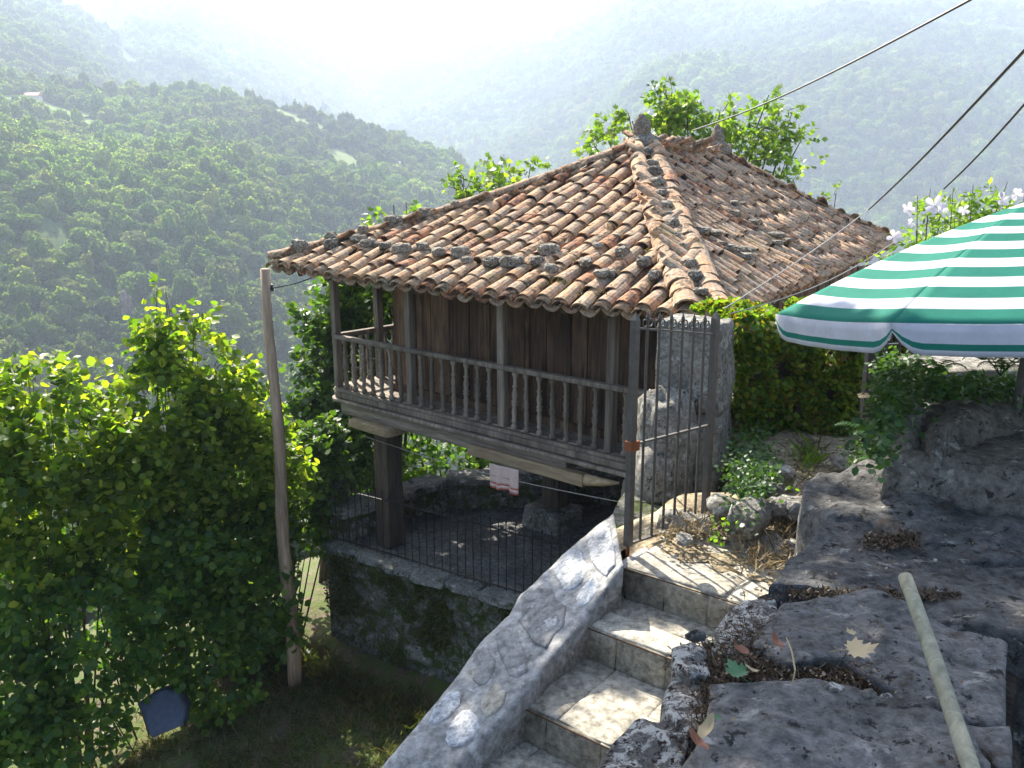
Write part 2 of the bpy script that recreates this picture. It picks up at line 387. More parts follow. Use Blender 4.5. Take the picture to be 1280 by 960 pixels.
def crown_points(blobs, nt, per, tw, lf, seed=0, droop=.25, fill=.55, flat=0):
    """twigs scattered through blobs (centre, (rx,ry,rz)); leaves alternate along each twig"""
    r = np.random.RandomState(seed); vol = np.array([b[1][0]*b[1][1]*b[1][2] for b in blobs])**.75; vol /= vol.sum()
    which = r.choice(len(blobs), nt, p=vol); C = np.array([tuple(b[0]) for b in blobs])[which]; Rr = np.array([b[1] for b in blobs])[which]
    u = r.normal(size=(nt, 3)); u /= np.linalg.norm(u, axis=1)[:, None]
    rad = fill+(1.14-fill)*r.rand(nt)**.8; rad += .22*(r.rand(nt) > .93)
    base = C+u*Rr*rad[:, None]
    # leave holes: drop twigs where a noise is low
    keep = np.array([mn.noise(Vector(b)*1.9+V(seed, 0, 0)) > -.02 for b in base]); base = base[keep]; u = u[keep]
    d = u*.8+r.normal(size=u.shape)*.5; d[:, 2] += .25; d /= np.linalg.norm(d, axis=1)[:, None]
    pos = []; dr = []; 
    for k in range(per):
        t = (k+1)/per; p = base+d*(tw*t)[..., None] if np.ndim(tw) else base+d*tw*t
        p = p.copy(); p[:, 2] -= droop*tw*t*t
        side = r.normal(size=p.shape); side -= d*(side*d).sum(1)[:, None]; side /= np.maximum(1e-6, np.linalg.norm(side, axis=1))[:, None]
        q = side+d*.6; q[:, 2] -= .35
        pos.append(p+side*lf*.15+r.normal(size=p.shape)*lf*.15); dr.append(q)
    pos = np.concatenate(pos); dr = np.concatenate(dr)
    size = lf*(.6+.7*r.rand(len(pos)))
    return pos, dr, size, base, d
def plant(name, label, cat, base, blobs, nt, per, tw, lf, mat, tmpl=LEAF_HAZEL, stems=6, sr=.03, seed=0, group=None, fill=.5, droop=.25, foliage='foliage', twigs=.25):
    base = Vector(base); root = empty(name, base, label, cat, group)
    pos, dr, size, tb, td = crown_points(blobs, nt, per, tw, lf, seed, droop, fill)
    me = leaf_mesh(foliage, pos-np.array(base), dr, size, mat, tmpl, seed=seed)
    o = obj(foliage, me, root)
    rr = random.Random(seed); mb = MB()
    for i in range(stems):
        b = blobs[i % len(blobs)]; tip = Vector(b[0])+V(rr.uniform(-.5, .5)*b[1][0], rr.uniform(-.5, .5)*b[1][1], rr.uniform(.1, .8)*b[1][2])
        p0 = base+V(rr.uniform(-.3, .3), rr.uniform(-.3, .3), 0)*min(1, sr*12); mid = p0.lerp(tip, .5)+V(rr.uniform(-.2, .2), rr.uniform(-.2, .2), .25)*(tip-p0).length*.3
        pts = []
        for k in range(9):
            t = k/8; pts.append(p0*(1-t)**2+mid*2*t*(1-t)+tip*t*t+mn.noise_vector(p0*3+V(i, t*3, 0))*.06*min(1, sr*20))
        mb.tube(pts, [sr*(1-.8*k/8) for k in range(9)], 6)
    if twigs:
        idx = [i for i in range(len(tb)) if rr.random() < twigs]
        cs = [Vector(b[0]) for b in blobs]
        for i in idx[:700]:
            t = Vector(tb[i]); c = min(cs, key=lambda c: (c-t).length); e = t+Vector(td[i])*tw
            mb.tube([c.lerp(t, .35), t, e], [sr*.3, sr*.16, sr*.06], 3, False)
    if mb.v: child(mb, 'branch' if stems != 1 else 'trunk', M['branch'], root, True)['kind'] = 'stuff'
    return root
def B(px, py, Y, rpx, ry=None, rz=None):     # blob given by its place in the view and its distance
    c = PY(px, py, Y); r = rpx/F*Y; return (c, (r, (ry or 1)*r, (rz or 1)*r))
def blades(name, pts, h, w, mat, parent=None, seed=0, lean=.5, kind='stuff'):
    r = np.random.RandomState(seed); P = np.array([tuple(p) for p in pts]); N = len(P)
    d = r.normal(size=(N, 3))*lean; d[:, 2] = 1; hh = h*(.5+r.rand(N))
    o = wl(parent) if parent else Vector()
    me = leaf_mesh(name, P-np.array(o), d, hh, mat, ([(-w/h/2, 0, 0), (w/h/2, 0, 0), (w/h*.3, .55, .06), (0, 1, .25), (-w/h*.3, .55, .06)], [(0, 1, 2, 3, 4)]), nrm_up=0, seed=seed)
    ob = obj(name, me, parent)
    if kind: ob['kind'] = kind
    return ob

# ================================================================== TERRAIN (polar sheet out to the far ridges)
def sky_el(tab):
    xs = np.array([t[0] for t in tab], float); ys = np.array([t[1] for t in tab], float)
    az = np.degrees(np.arctan((xs-640)/F)); el = np.degrees(np.arctan((235-ys)/F)*np.cos(np.radians(az)))
    return az, el
#            skyline (view x, y), ridge distance, slope towards us, tree height taken off
LAY = [(sky_el([(-700,60),(-200,70),(0,92),(60,100),(110,112),(200,118),(262,112),(330,126),(400,142),(470,158),(540,180),(600,208),(640,240),(760,300),(1000,420),(2000,600)]), 640, .30),
       (sky_el([(-700,-160),(-100,-40),(60,2),(130,30),(200,78),(240,100),(330,125),(430,150),(520,200),(640,280),(1000,420)]), 1250, .36),
       (sky_el([(-300,60),(100,45),(135,28),(165,4),(200,-14),(260,-10),(330,22),(400,58),(450,84),(520,120),(700,190),(1000,300)]), 2100, .40),
       (sky_el([(100,330),(300,180),(372,112),(435,64),(500,44),(560,32),(640,14),(700,2),(800,-30),(900,-40),(1050,-48),(1400,-50),(2200,-50)]), 2500, .40)]
def vnoise(X, Y, seed):      # smooth vectorised value noise
    xi = np.floor(X).astype(int); yi = np.floor(Y).astype(int); fx = X-xi; fy = Y-yi
    fx = fx*fx*(3-2*fx); fy = fy*fy*(3-2*fy)
    h = lambda a, b: (np.sin(a*127.1+b*311.7+seed*74.7)*43758.5453) % 1
    return (h(xi, yi)*(1-fx)*(1-fy)+h(xi+1, yi)*fx*(1-fy)+h(xi, yi+1)*(1-fx)*fy+h(xi+1, yi+1)*fx*fy)*2-1
def terr(X, Y):
    r = np.hypot(X, Y); az = np.degrees(np.arctan2(X, Y))
    z = np.maximum(-10.5-.42*(r-17), -150.)
    for k, ((a, e), Rk, s) in enumerate(LAY):
        el = np.interp(az, a, e); H = Rk*np.tan(np.radians(el))-6
        d = Rk-r
        gul = (vnoise(X/160+k*5, Y/160, k)*14+vnoise(X/70, Y/70, k+9)*6)*(k != 3)+(k == 3)*(vnoise(X/230, Y/230, 4)*34+vnoise(X/90, Y/90, 5)*12)
        fade = np.clip(d/(.3*Rk), 0, 1)
        h = np.where(d > 0, H-s*d*(1-.15*np.sin(np.pi*np.clip(d/Rk, 0, 1)))+gul*fade, H+d*.5)
        z = np.maximum(z, h)
    return z
rr_ = np.concatenate([np.array([15., 16, 17, 19, 22, 26, 32, 40, 50, 65, 80, 100, 120]), np.linspace(140, 700, 60), np.linspace(715, 3050, 90)])
aa_ = np.radians(np.linspace(-75, 75, 260))
G_r, G_a = np.meshgrid(rr_, aa_, indexing='ij'); GX = G_r*np.sin(G_a); GY = G_r*np.cos(G_a); GZ = terr(GX, GY)
n1_, n2_ = G_r.shape; vs = np.stack([GX, GY, GZ], -1).reshape(-1, 3)
ii = (np.arange(n1_-1)[:, None]*n2_+np.arange(n2_-1)[None]).ravel()
m = Mat('hill_ground', .95, .1); g = m.geo()
gn = m.noise(g, .02, 8, .6)
m.col(m.mix(m.ramp(gn, [(.42, 0), (.6, 1)]), (.05, .085, .025), (.10, .155, .045))); m.bump(m.noise(g, .3, 8, .7), 1, 2)
mh = mesh('hill_terrain', vs, list(zip(ii, ii+n2_, ii+n2_+1, ii+1)), m.m, True)
tag(obj('hill_terrain', mh), kind='structure')

def hit(px, py):            # where a line of sight meets the hills
    d = np.array(tuple(ray(px, py))); t = np.concatenate([np.arange(120, 900, 2.), np.arange(900, 3000, 6.)])
    P = d[None]*t[:, None]; below = P[:, 2] < terr(P[:, 0], P[:, 1])
    return P[np.argmax(below)] if below.any() else None
# meadows: (centre, radii) found on the hill
MEAD = []
for (x, y, rx, ry) in [(62, 138, 40, 8), (115, 160, 24, 5), (356, 148, 20, 6), (392, 162, 20, 5), (426, 200, 24, 8), (404, 180, 6, 10), (20,128,16,6)]:
    p = hit(x, y)
    if p is not None:
        r = np.hypot(p[0], p[1]); MEAD.append((math.degrees(math.atan2(p[0], p[1])), r, math.degrees(rx/F), r*ry/F/math.tan(R(11))))
def in_mead(X, Y):
    az = np.degrees(np.arctan2(X, Y)); r = np.hypot(X, Y); k = np.zeros(X.shape, bool)
    w = vnoise(X/14, Y/14, 3)*.35
    for a, rr0, ra, rb in MEAD: k |= ((az-a)/ra)**2+((r-rr0)/rb)**2 < 1+w
    return k
m = Mat('meadow_grass', .95, .1); g = m.geo()
m.col(m.mix(m.ramp(m.noise(g, .06, 8, .6), [(.35, 0), (.65, 1)]), (.11, .17, .045), (.19, .22, .08)))
mf = []; mvs = []
for a, r0, ra, rb in MEAD:
    N = 26; K = 7; b = len(mvs)
    for j in range(K+1):
        for i in range(N):
            t = 2*math.pi*i/N; q = j/K*(1+.18*math.sin(3*t+r0)+.1*math.sin(5*t)); A = R(a+ra*q*math.cos(t)*1.15); rr = r0+rb*q*math.sin(t)*1.15
            X, Y = rr*math.sin(A), rr*math.cos(A); mvs.append((X, Y, float(terr(np.array([X]), np.array([Y]))[0])+.9))
    mf += [(b+j*N+i, b+j*N+(i+1) % N, b+(j+1)*N+(i+1) % N, b+(j+1)*N+i) for j in range(K) for i in range(N)]
tag(obj('meadow', mesh('meadow', mvs, mf, m.m, True)), kind='structure')

# far wood: instanced crowns (reads as one mass)
m = Mat('far_foliage', .9, .1)
r = m.rnd(); g = m.geo(); nn = m.noise(g, .9, 6, .7)
big = m.noise(g, .008, 4, .6)
c = m.ramp(r, [(0, (.10, .155, .030)), (.3, (.145, .215, .040)), (.5, (.10, .15, .042)), (.75, (.19, .25, .05)), (.9, (.22, .235, .075)), (1, (.13, .17, .07))])
c = m.mix(.7, c, m.ramp(nn, [(.3, .55), (.7, 1.4)]), 'MULTIPLY'); c = m.mix(.85, c, m.ramp(big, [(.38, .62), (.5, 1.0), (.62, 1.4)]), 'MULTIPLY')
m.col(c); m.bump(m.noise(g, 1.6, 6, .75), 1, .9)
t = m.n('ShaderNodeBsdfTranslucent'); m.l(m.mix(1, c, (1.5, 1.7, .6), 'MULTIPLY'), t.inputs[0]); x = m.n('ShaderNodeMixShader'); x.inputs[0].default_value = .5
m.l(m.b.outputs[0], x.inputs[1]); m.l(t.outputs[0], x.inputs[2]); m.l(x.outputs[0], m.out.inputs[0])
FAR = m.m
fcol = bpy.data.collections.new('far_crowns')
for k in range(6):
    rk = np.random.RandomState(40+k); bm = bmesh.new(); bmesh.ops.create_icosphere(bm, subdivisions=4, radius=1)
    lob = [(lambda q: q/np.linalg.norm(q))(rk.normal(size=3)) for _ in range(11)]
    tall = (1.0, .8, 1.3, .9, 1.9, 1.15)[k]; wid = (1, 1.25, .85, 1.15, .6, .95)[k]
    for v in bm.verts:
        p = v.co.copy(); n = p.normalized(); w = max(max(0, n.dot(Vector(l))-.70)/.30 for l in lob)
        d = .72+.34*w**.7+.16*mn.fractal(n*3+V(k*7, 0, 0), .8, 2, 5)+.08*mn.noise(n*12)
        v.co = V(p.x*d*wid, p.y*d*wid, max(-.8, p.z*d)*tall*.95+.35)
    # leaf clumps that break the outline
    vv = [v.co.copy() for v in bm.verts if v.co.z > -.3]
    for _ in range(420):
        p = vv[rk.randint(len(vv))]*(1.0+.07*rk.rand()); a = Vector(rk.normal(size=3)).normalized(); b_ = a.cross(Vector(rk.normal(size=3))).normalized(); s_ = .05+.05*rk.rand()
        q = [bm.verts.new(p+a*s_), bm.verts.new(p+b_*s_), bm.verts.new(p-a*s_), bm.verts.new(p-b_*s_)]; bm.faces.new(q)
    me = bpy.data.meshes.new('far_crown'); bm.to_mesh(me); bm.free(); me.materials.append(FAR)
    fcol.objects.link(bpy.data.objects.new('far_crown', me))
pts = []; scs = []
def scatter(r0, r1, a0, a1, sp, sc):
    n = int(1.25*.5*R(a1-a0)*(r1*r1-r0*r0)/(sp*sp)); rk = np.random.RandomState(int(r0)+int(sp*10))
    rr = np.sqrt(r0*r0+(r1*r1-r0*r0)*rk.rand(n)); a = np.radians(a0+(a1-a0)*rk.rand(n)); X = rr*np.sin(a); Y = rr*np.cos(a)
    # thin out to one per jittered cell for even spacing
    key = np.unique(np.floor(X/sp*1.35).astype(int)*100003+np.floor(Y/sp*1.35).astype(int), return_index=True)[1]; X = X[key]; Y = Y[key]
    k = ~in_mead(X, Y)&(vnoise(X/26, Y/26, 21)*.6+vnoise(X/60, Y/60, 8) > -1.25); X = X[k]; Y = Y[k]
    Z = terr(X, Y); pts.append(np.stack([X, Y, Z], -1)); q = rk.rand(len(X)); scs.append(sc*1.12*(.55+.8*q**1.6+.35*(rk.rand(len(X)) > .93))*(1+.25*vnoise(X/50, Y/50, 2)))
scatter(45, 150, -45, 42, 5.0, 3.0); scatter(150, 420, -42, 40, 4.6, 3.3); scatter(420, 760, -42, 40, 5.4, 4.0); scatter(760, 1350, -42, 42, 7.2, 5.4); scatter(1350, 2000, -42, 42, 9.5, 7.0); scatter(2000, 2600, -42, 42, 12, 8.5)
pts = np.concatenate(pts); scs = np.concatenate(scs)
wm = bpy.data.meshes.new('far_wood'); wm.vertices.add(len(pts)); wm.vertices.foreach_set('co', pts.ravel().astype('f'))
at = wm.attributes.new('sc', 'FLOAT', 'POINT'); at.data.foreach_set('value', scs.astype('f')); wm.update(); wm.materials.append(FAR)
wood = tag(obj('far_wood', wm), 'hazy green forest covering the hillsides behind the granary', 'forest', kind='stuff')
ng = bpy.data.node_groups.new('wood', 'GeometryNodeTree'); ng.interface.new_socket('Geometry', in_out='INPUT', socket_type='NodeSocketGeometry'); ng.interface.new_socket('Geometry', in_out='OUTPUT', socket_type='NodeSocketGeometry')
gi = ng.nodes.new('NodeGroupInput'); go = ng.nodes.new('NodeGroupOutput'); ip = ng.nodes.new('GeometryNodeInstanceOnPoints'); ci = ng.nodes.new('GeometryNodeCollectionInfo')
ci.inputs[0].default_value = fcol; ci.inputs['Separate Children'].default_value = True; ci.inputs['Reset Children'].default_value = True
ip.inputs['Pick Instance'].default_value = True
na = ng.nodes.new('GeometryNodeInputNamedAttribute'); na.data_type = 'FLOAT'; na.inputs[0].default_value = 'sc'
rv = ng.nodes.new('FunctionNodeRandomValue'); rv.data_type = 'FLOAT_VECTOR'; rv.inputs[0].default_value = (-.12, -.12, 0); rv.inputs[1].default_value = (.12, .12, 6.28)
L_ = ng.links.new; L_(gi.outputs[0], ip.inputs['Points']); L_(ci.outputs[0], ip.inputs['Instance']); L_(na.outputs[0], ip.inputs['Scale']); L_(rv.outputs[0], ip.inputs['Rotation']); L_(ip.outputs[0], go.inputs[0])
wood.modifiers.new('wood', 'NODES').node_group = ng

# rock tower and two tiny farm buildings on the hillside
p = hit(160, 412); rt = rock((p[0], p[1], p[2]+4), (1.7, 1.7, 6.0), 5, .5, 4, .2, .5, 2.2)
top(rt, 'rock_outcrop', mat_stone('tan_cliff', (.16, .12, .09), (.34, .27, .20), None, sc=.4, bump=1, dist=.4), 'tan rock tower rising from the wooded hillside', 'rock outcrop', smooth=True)
def hut(px, py, w, roofc, wallc, label):
    p = hit(px, py); p = V(p[0], p[1], float(terr(np.array([p[0]]), np.array([p[1]]))[0])); h = empty('farmhouse', p, label, 'house')
    a = MB(); a.box(p+V(-w/2, -w*.3, -2), (w, 0, 0), (0, w*.6, 0), (0, 0, 2+w*.35)); child(a, 'wall', mat_plain('hut_wall'+str(px), wallc), h)
    a = MB(); z = w*.35; a.add([p+V(-w*.55, -w*.36, z), p+V(w*.55, -w*.36, z), p+V(w*.55, 0, z+w*.25), p+V(-w*.55, 0, z+w*.25), p+V(-w*.55, w*.36, z), p+V(w*.55, w*.36, z)], [(0,1,2,3), (3,2,5,4), (0,3,4), (1,5,2), (0,4,5,1)])
    child(a, 'roof', mat_plain('hut_roof'+str(px), roofc), h)
    a = MB(); a.box(p+V(-w*.2, -w*.3-.05, w*.05), (w*.12, 0, 0), (0, .03, 0), (0, 0, w*.14)); child(a, 'window', M['irond'], h)
hut(42, 127, 8, (.45, .17, .10), (.6, .5, .42), 'small red roofed farmhouse at the meadow edge on the left ridge')
hut(494, 210, 7, (.55, .52, .50), (.75, .73, .70), 'tiny pale farmhouse among the trees right of the green meadow')

# haze: one closed box of even, pale air
hb = MB(); hb.box((-3150, -60, -155), (6300, 0, 0), (0, 3200, 0), (0, 0, 800))
hm = bpy.data.materials.new('haze'); hm.use_nodes = True; hn = hm.node_tree; hn.nodes.clear()
ho = hn.nodes.new('ShaderNodeOutputMaterial'); hv = hn.nodes.new('ShaderNodeVolumePrincipled')
hv.inputs['Color'].default_value = (.70, .80, 1, 1); hv.inputs['Density'].default_value = HAZE_DENSITY; hv.inputs['Anisotropy'].default_value = .12
hn.links.new(hv.outputs[0], ho.inputs['Volume'])
hz = obj('haze', mesh('haze', hb.v, hb.f, hm)); tag(hz, 'pale blue morning haze filling the valley', 'haze', kind='stuff')

# ================================================================== NEAR GROUND
TER = -6.1; LAWN = -7.9
def sheet(name, x0, x1, y0, y1, nx, ny, zf, mat, inside=None):
    xs = np.linspace(x0, x1, nx); ys = np.linspace(y0, y1, ny)
    vs = [(x, y, zf(x, y)) for y in ys for x in xs]; fs = []
    for j in range(ny-1):
        for i in range(nx-1):
            if inside is None or inside((xs[i]+xs[i+1])/2, (ys[j]+ys[j+1])/2): fs.append((j*nx+i, j*nx+i+1, (j+1)*nx+i+1, (j+1)*nx+i))
    return tag(obj(name, mesh(name, vs, fs, mat, True)), kind='structure')
# lawn below the terrace, falling away to the left and back
def lawn_z(x, y):
    return LAWN+.10*mn.noise(V(x*.6, y*.6, 0))+.03*mn.noise(V(x*3, y*3, 0))-.32*max(0, -4.8-x)-.30*max(0, y-15.2)-(.5*max(0, x+.5) if y < 8 else 0)
sheet('lawn', -26, 9, 2.5, 24, 110, 80, lawn_z, mat_stone('earth', (.09, .07, .045), (.22, .18, .115), None, moss=(.09, .12, .035), mth=.48, sc=2.5, bump=.8, dist=.03))
gp = []
while len(gp) < 16000:
    x, y = rs.uniform(-6.2, -.2), rs.uniform(7.5, 13.6)
    if x > -3.3 and y > 13.0+(-x-3.05)*.0-(x+3.05)*.7: continue
    if mn.noise(V(x*1.1, y*1.1, 4)) < -.12 and rs.rand() < .75: continue
    gp.append((x, y, lawn_z(x, y)))
tag(blades('lawn_grass', gp, .13, .013, M['grass'], None, 3, .8), 'short patchy grass on the shaded lawn below the terrace wall', 'grass')

# upper path level (top of the stairs, hedge, pillar) held by a wall towards the granary
UP = -2.26
edge = [(.55, 5.3), (.85, 6.35), (1.35, 7.6), (2.6, 9.0), (4.0, 10.8), (9.3, 18.6)]
def edge_x(y):
    ys = [e[1] for e in edge]; return float(np.interp(y, ys, [e[0] for e in edge]))
def up_z(x, y):
    z = UP+.03*mn.noise(V(x*2, y*2, 0))+.012*mn.noise(V(x*9, y*9, 0))
    k = (x-.95)*.62+(y-5.35)*.78                     # beyond the rough kerb the ground is a little higher
    z += .13*min(1, max(0, (k-.35)/.08))
    d = x-edge_x(y); z -= .5*max(0, .35-d)
    sm = lambda v: min(1, max(0, v)); z -= .62*sm((y-5.75)/.35)*sm((1.95-x)/.2)*sm((7.7-y)/.3)
    return z+.02*max(0, y-7)
def e_n(x, y):   # distance beyond the nosing of the top step
    return (x-.72)*.62+(y-4.81)*.78
sheet('upper_path', .3, 14, 3.0, 19, 150, 130, up_z, M['dirt'], lambda x, y: x > edge_x(y)-.05 and e_n(x, y) > .30)

# ================================================================== GRANARY
ZF = -3.35
A0 = V(-3.01, 14.31, 0); U = V(.750, -.661, 0).normalized(); W_ = V(.661, .750, 0)    # U along the front to the right, W_ to the back
ZU = Vector((0, 0, 1))
def gp_(s, w, z): return V(A0.x, A0.y, 0)+U*s+W_*w+V(0, 0, z)
gran = empty('granary', gp_(3, 4, TER), 'raised wooden granary with tiled hip roof and balustraded gallery on pillars', 'granary')
def frame_child(mb_local, name, mat, par, origin, xdir, smooth=False):
    """mesh whose local X runs along xdir (so wood grain follows it)"""
    ang = math.atan2(xdir[1], xdir[0]); o = obj(name, mesh(name, mb_local.v, mb_local.f, mat, smooth), par, Vector(origin)-wl(par)); o.rotation_euler = (0, 0, ang); return o
LEN = 6.75; BODY = 9.0
# gallery: empties are avoided, every group is a real part with sub-parts
def seg(a, b, w, h, name, mat, par, jit=0):
    a, b = Vector(a), Vector(b); L = (b-a).length; m_ = MB(); n = 6
    for i in range(n):
        pass
    m_.box((0, -w/2, -h/2), (L, 0, 0), (0, w, 0), (0, 0, h)); o = obj(name, mesh(name, m_.v, m_.f, mat), par, a-wl(par))
    d = b-a; o.rotation_euler = (0, -math.asin(max(-1, min(1, d.z/L))), math.atan2(d.y, d.x))
    bv = o.modifiers.new('b', 'BEVEL'); bv.width = min(w, h)*.12; bv.segments = 2; return o
# outline of the gallery, corners rounded
def rounded(s0, s1, w1, rad, z, off=0, n=7):
    P = [gp_(s0-off+.0, w1, z)]
    for i in range(n+1):
        t = math.pi/2*i/n; P.append(gp_(s0-off+rad-rad*math.cos(t), rad-off-rad*math.sin(t), z))
    for i in range(n+1):
        t = math.pi/2*i/n; P.append(gp_(s1+off-rad+rad*math.sin(t), rad-off-rad*math.cos(t), z))
    P.append(gp_(s1+off, w1, z)); return P
def sweep(mb, path, w, h, closed=False):
    n = len(path); base = len(mb.v)
    for i, p in enumerate(path):
        d = (path[min(i+1, n-1)]-path[max(i-1, 0)]); d.z = 0; d.normalize(); s = V(-d.y, d.x, 0)
        for a, b in ((-w/2, -h/2), (w/2, -h/2), (w/2, h/2), (-w/2, h/2)): mb.v.append(p+s*a+V(0, 0, b))
    for i in range(n-1):
        for k in range(4):
            a0 = base+i*4+k; a1 = base+i*4+(k+1) % 4; mb.f.append((a0, a1, a1+4, a0+4))
    mb.f.append(tuple(base+k for k in range(4))[::-1]); mb.f.append(tuple(base+(n-1)*4+k for k in range(4)))
S0, S1 = -.12, LEN
fl = MB(); sweep(fl, rounded(S0, S1, BODY, .22, ZF-.035), .16, .05); floor = child(fl, 'gallery_floor', M['greywood'], gran)
nb = 40
for i in range(nb):           # floor boards run out from the wall
    s = S0+.03+(S1-S0-.06)*i/nb; b = MB(); b.box((0, 0, 0), ((S1-S0-.06)/nb-.008, 0, 0), (0, .88, 0), (0, 0, .03)); o = obj('board', mesh('board', b.v, b.f, M['greywoodx']), floor, gp_(s, .0, ZF-.02+rs.uniform(-.003, .003))-wl(floor)); o.rotation_euler = (0, 0, math.atan2(U.y, U.x))
for i in range(30):
    s = .9+i*.2; b = MB(); b.box((0, 0, 0), (1.15, 0, 0), (0, .19, 0), (0, 0, .03)); o = obj('board', mesh('board', b.v, b.f, M['greywoodx']), floor, gp_(S0, s, ZF-.022)-wl(floor)); o.rotation_euler = (0, 0, math.atan2(U.y, U.x))
# mouldings and beam under the floor
for off, z, w, h, nm in ((.035, ZF-.12, .10, .10, 'sill_moulding'), (.06, ZF-.215, .12, .06, 'sill_moulding')):
    b = MB(); sweep(b, rounded(S0, S1, BODY, .25, z, off), w, h); o = child(b, nm, M['greywood'], gran); bv = o.modifiers.new('b', 'BEVEL'); bv.width = .02; bv.segments = 2
seg(gp_(.05, .10, ZF-.36), gp_(5.0, .10, ZF-.37), .22, .24, 'front_beam', M['greywoodx'], gran)
o = seg(gp_(3.2, -.02, ZF-.45), gp_(5.35, -.02, ZF-.46), .16, .17, 'front_beam', M['palewood'], gran); o['label'] = 'newer pale timber let into the front beam'
# tapering end of that timber and the carved beam end beside it
b = MB(); b.tube([gp_(5.35, -.02, ZF-.45), gp_(5.6, -.0, ZF-.43), gp_(5.85, .02, ZF-.39)], [.085, .06, .02], 8); child(b, 'beam_tip', M['palewood'], gran, True)
b = block(gp_(6.25, .12, ZF-.45), (.34, .12, .16), math.atan2(U.y, U.x), .03, 4, 6); child(b, 'beam_end', M['greywood'], gran, True)
b = rock(gp_(6.45, .0, ZF-.62), (.20, .16, .22), 3, .15, 3); child(b, 'carved_knob', M['greywood'], gran, True)
for s in (1.0, 2.3, 3.6, 4.9):
    seg(gp_(s, .2, ZF-.33), gp_(s, 8.6, ZF-.33), .16, .18, 'joist', M['darkbeam'], gran)
seg(gp_(.1, .3, ZF-.40), gp_(.1, 8.6, ZF-.40), .22, .24, 'side_beam', M['darkbeam'], gran)
seg(gp_(6.4, .5, ZF-.40), gp_(6.4, 8.6, ZF-.40), .22, .24, 'side_beam', M['darkbeam'], gran)
b = MB(); b.box(gp_(.3, .5, ZF-.23), U*6.2, W_*8.2, (0, 0, .04)); child(b, 'under_floor', M['darkbeam'], gran)
# ---- roof
N0 = V(2.10, 9.30, -1.40); L0 = V(-3.89, 13.83, -1.22); R0 = V(8.60, 19.45, -1.18)
A1 = PY(803, 187, 15.2); A2 = PY(896, 194, 18.1); B0 = L0+(R0-N0)*.93; B0.z = -1.25
def face_fn(P, Q, Ta, Tb, sag=.10):
    """surface over the quad P-Q (eave) and Ta-Tb (top): returns point for (s along eave, w up-slope), plus limits"""
    ex = V(Q.x-P.x, Q.y-P.y, 0); Ls = ex.length; ex.normalize(); up = V(-ex.y, ex.x, 0)
    if (Ta-P).dot(up) < 0: up = -up
    ta = ((Ta-P).dot(ex), (Ta-P).dot(up)); tb = ((Tb-P).dot(ex), (Tb-P).dot(up))
    def wmax(s):
        if s < ta[0]: return ta[1]*s/ta[0]
        if s > tb[0]: return tb[1]*(Ls-s)/(Ls-tb[0])
        return ta[1]+(tb[1]-ta[1])*(s-ta[0])/max(1e-6, tb[0]-ta[0])
    def topw(s): k = min(1, max(0, (s-ta[0])/max(1e-6, tb[0]-ta[0]))); return ta[1]+(tb[1]-ta[1])*k, Ta.z+(Tb.z-Ta.z)*k
    def f(s, w, lift=0):
        W, zt = topw(s); ze = P.z+(Q.z-P.z)*s/Ls-.05*math.sin(math.pi*min(1, max(0, s/Ls)))
        k = w/W; z = ze+(zt-ze)*k-sag*math.sin(math.pi*min(1, max(0, k)))*min(1, wmax(s)/W*1.2)
        z += .035*mn.noise(V(s*.8, w*.8, P.x))
        return P+ex*s+up*w+V(0, 0, z-P.z+lift)
    return f, wmax, Ls, ex, up
FACES = [face_fn(N0, L0, A1, A1+V(-.01, 0, 0)), face_fn(N0, R0, A1, A2), face_fn(L0, B0, A1, A2), face_fn(B0, R0, A2+V(-.01, 0, 0), A2)]
def roof_z(p):
    z = 9
    for (f, wm, Ls, ex, up), P in zip(FACES, (N0, N0, L0, B0)):
        d = V(p.x-P.x, p.y-P.y, 0); s_, w_ = d.dot(ex), d.dot(up)
        s_ = min(max(s_, .01), Ls-.01); z = min(z, f(s_, max(0, w_)).z)
    return z
# posts
def gpost(s, w, z0, z1, wd=.12):
    z1 = roof_z(gp_(s, w, 0))-.07
    b = MB(); b.box((-wd/2, -wd/2, 0), (wd, 0, 0), (0, wd, 0), (0, 0, z1-z0)); o = obj('post', mesh('post', b.v, b.f, M['greywood']), gran, gp_(s, w, z0)-wl(gran)); o.rotation_euler = (rs.uniform(-.008, .008), rs.uniform(-.008, .008), math.atan2(U.y, U.x))
    bv = o.modifiers.new('b', 'BEVEL'); bv.width = .012; bv.segments = 1
def s_at(px):   # distance along the front for a view x
    lo, hi = -1, 8
    for _ in range(40):
        m_ = (lo+hi)/2; q = gp_(m_, 0, ZF); x = 640+F*q.x/(q.y*cP-q.z*sP)
        if x < px: lo = m_
        else: hi = m_
    return lo
PS = [s_at(423), s_at(514), s_at(627.5), s_at(761)]; PS.append(PS[3]+(PS[3]-PS[2])*.78)
for s in PS: gpost(s, .02, ZF, -1.02)
gpost(.0, .95, ZF, -1.0, .13); gpost(.0, 2.9, ZF, -1.0, .12); gpost(.0, 5, ZF, -.9, .12)
gpost(PS[4]+.25, .9, ZF, -1.1)
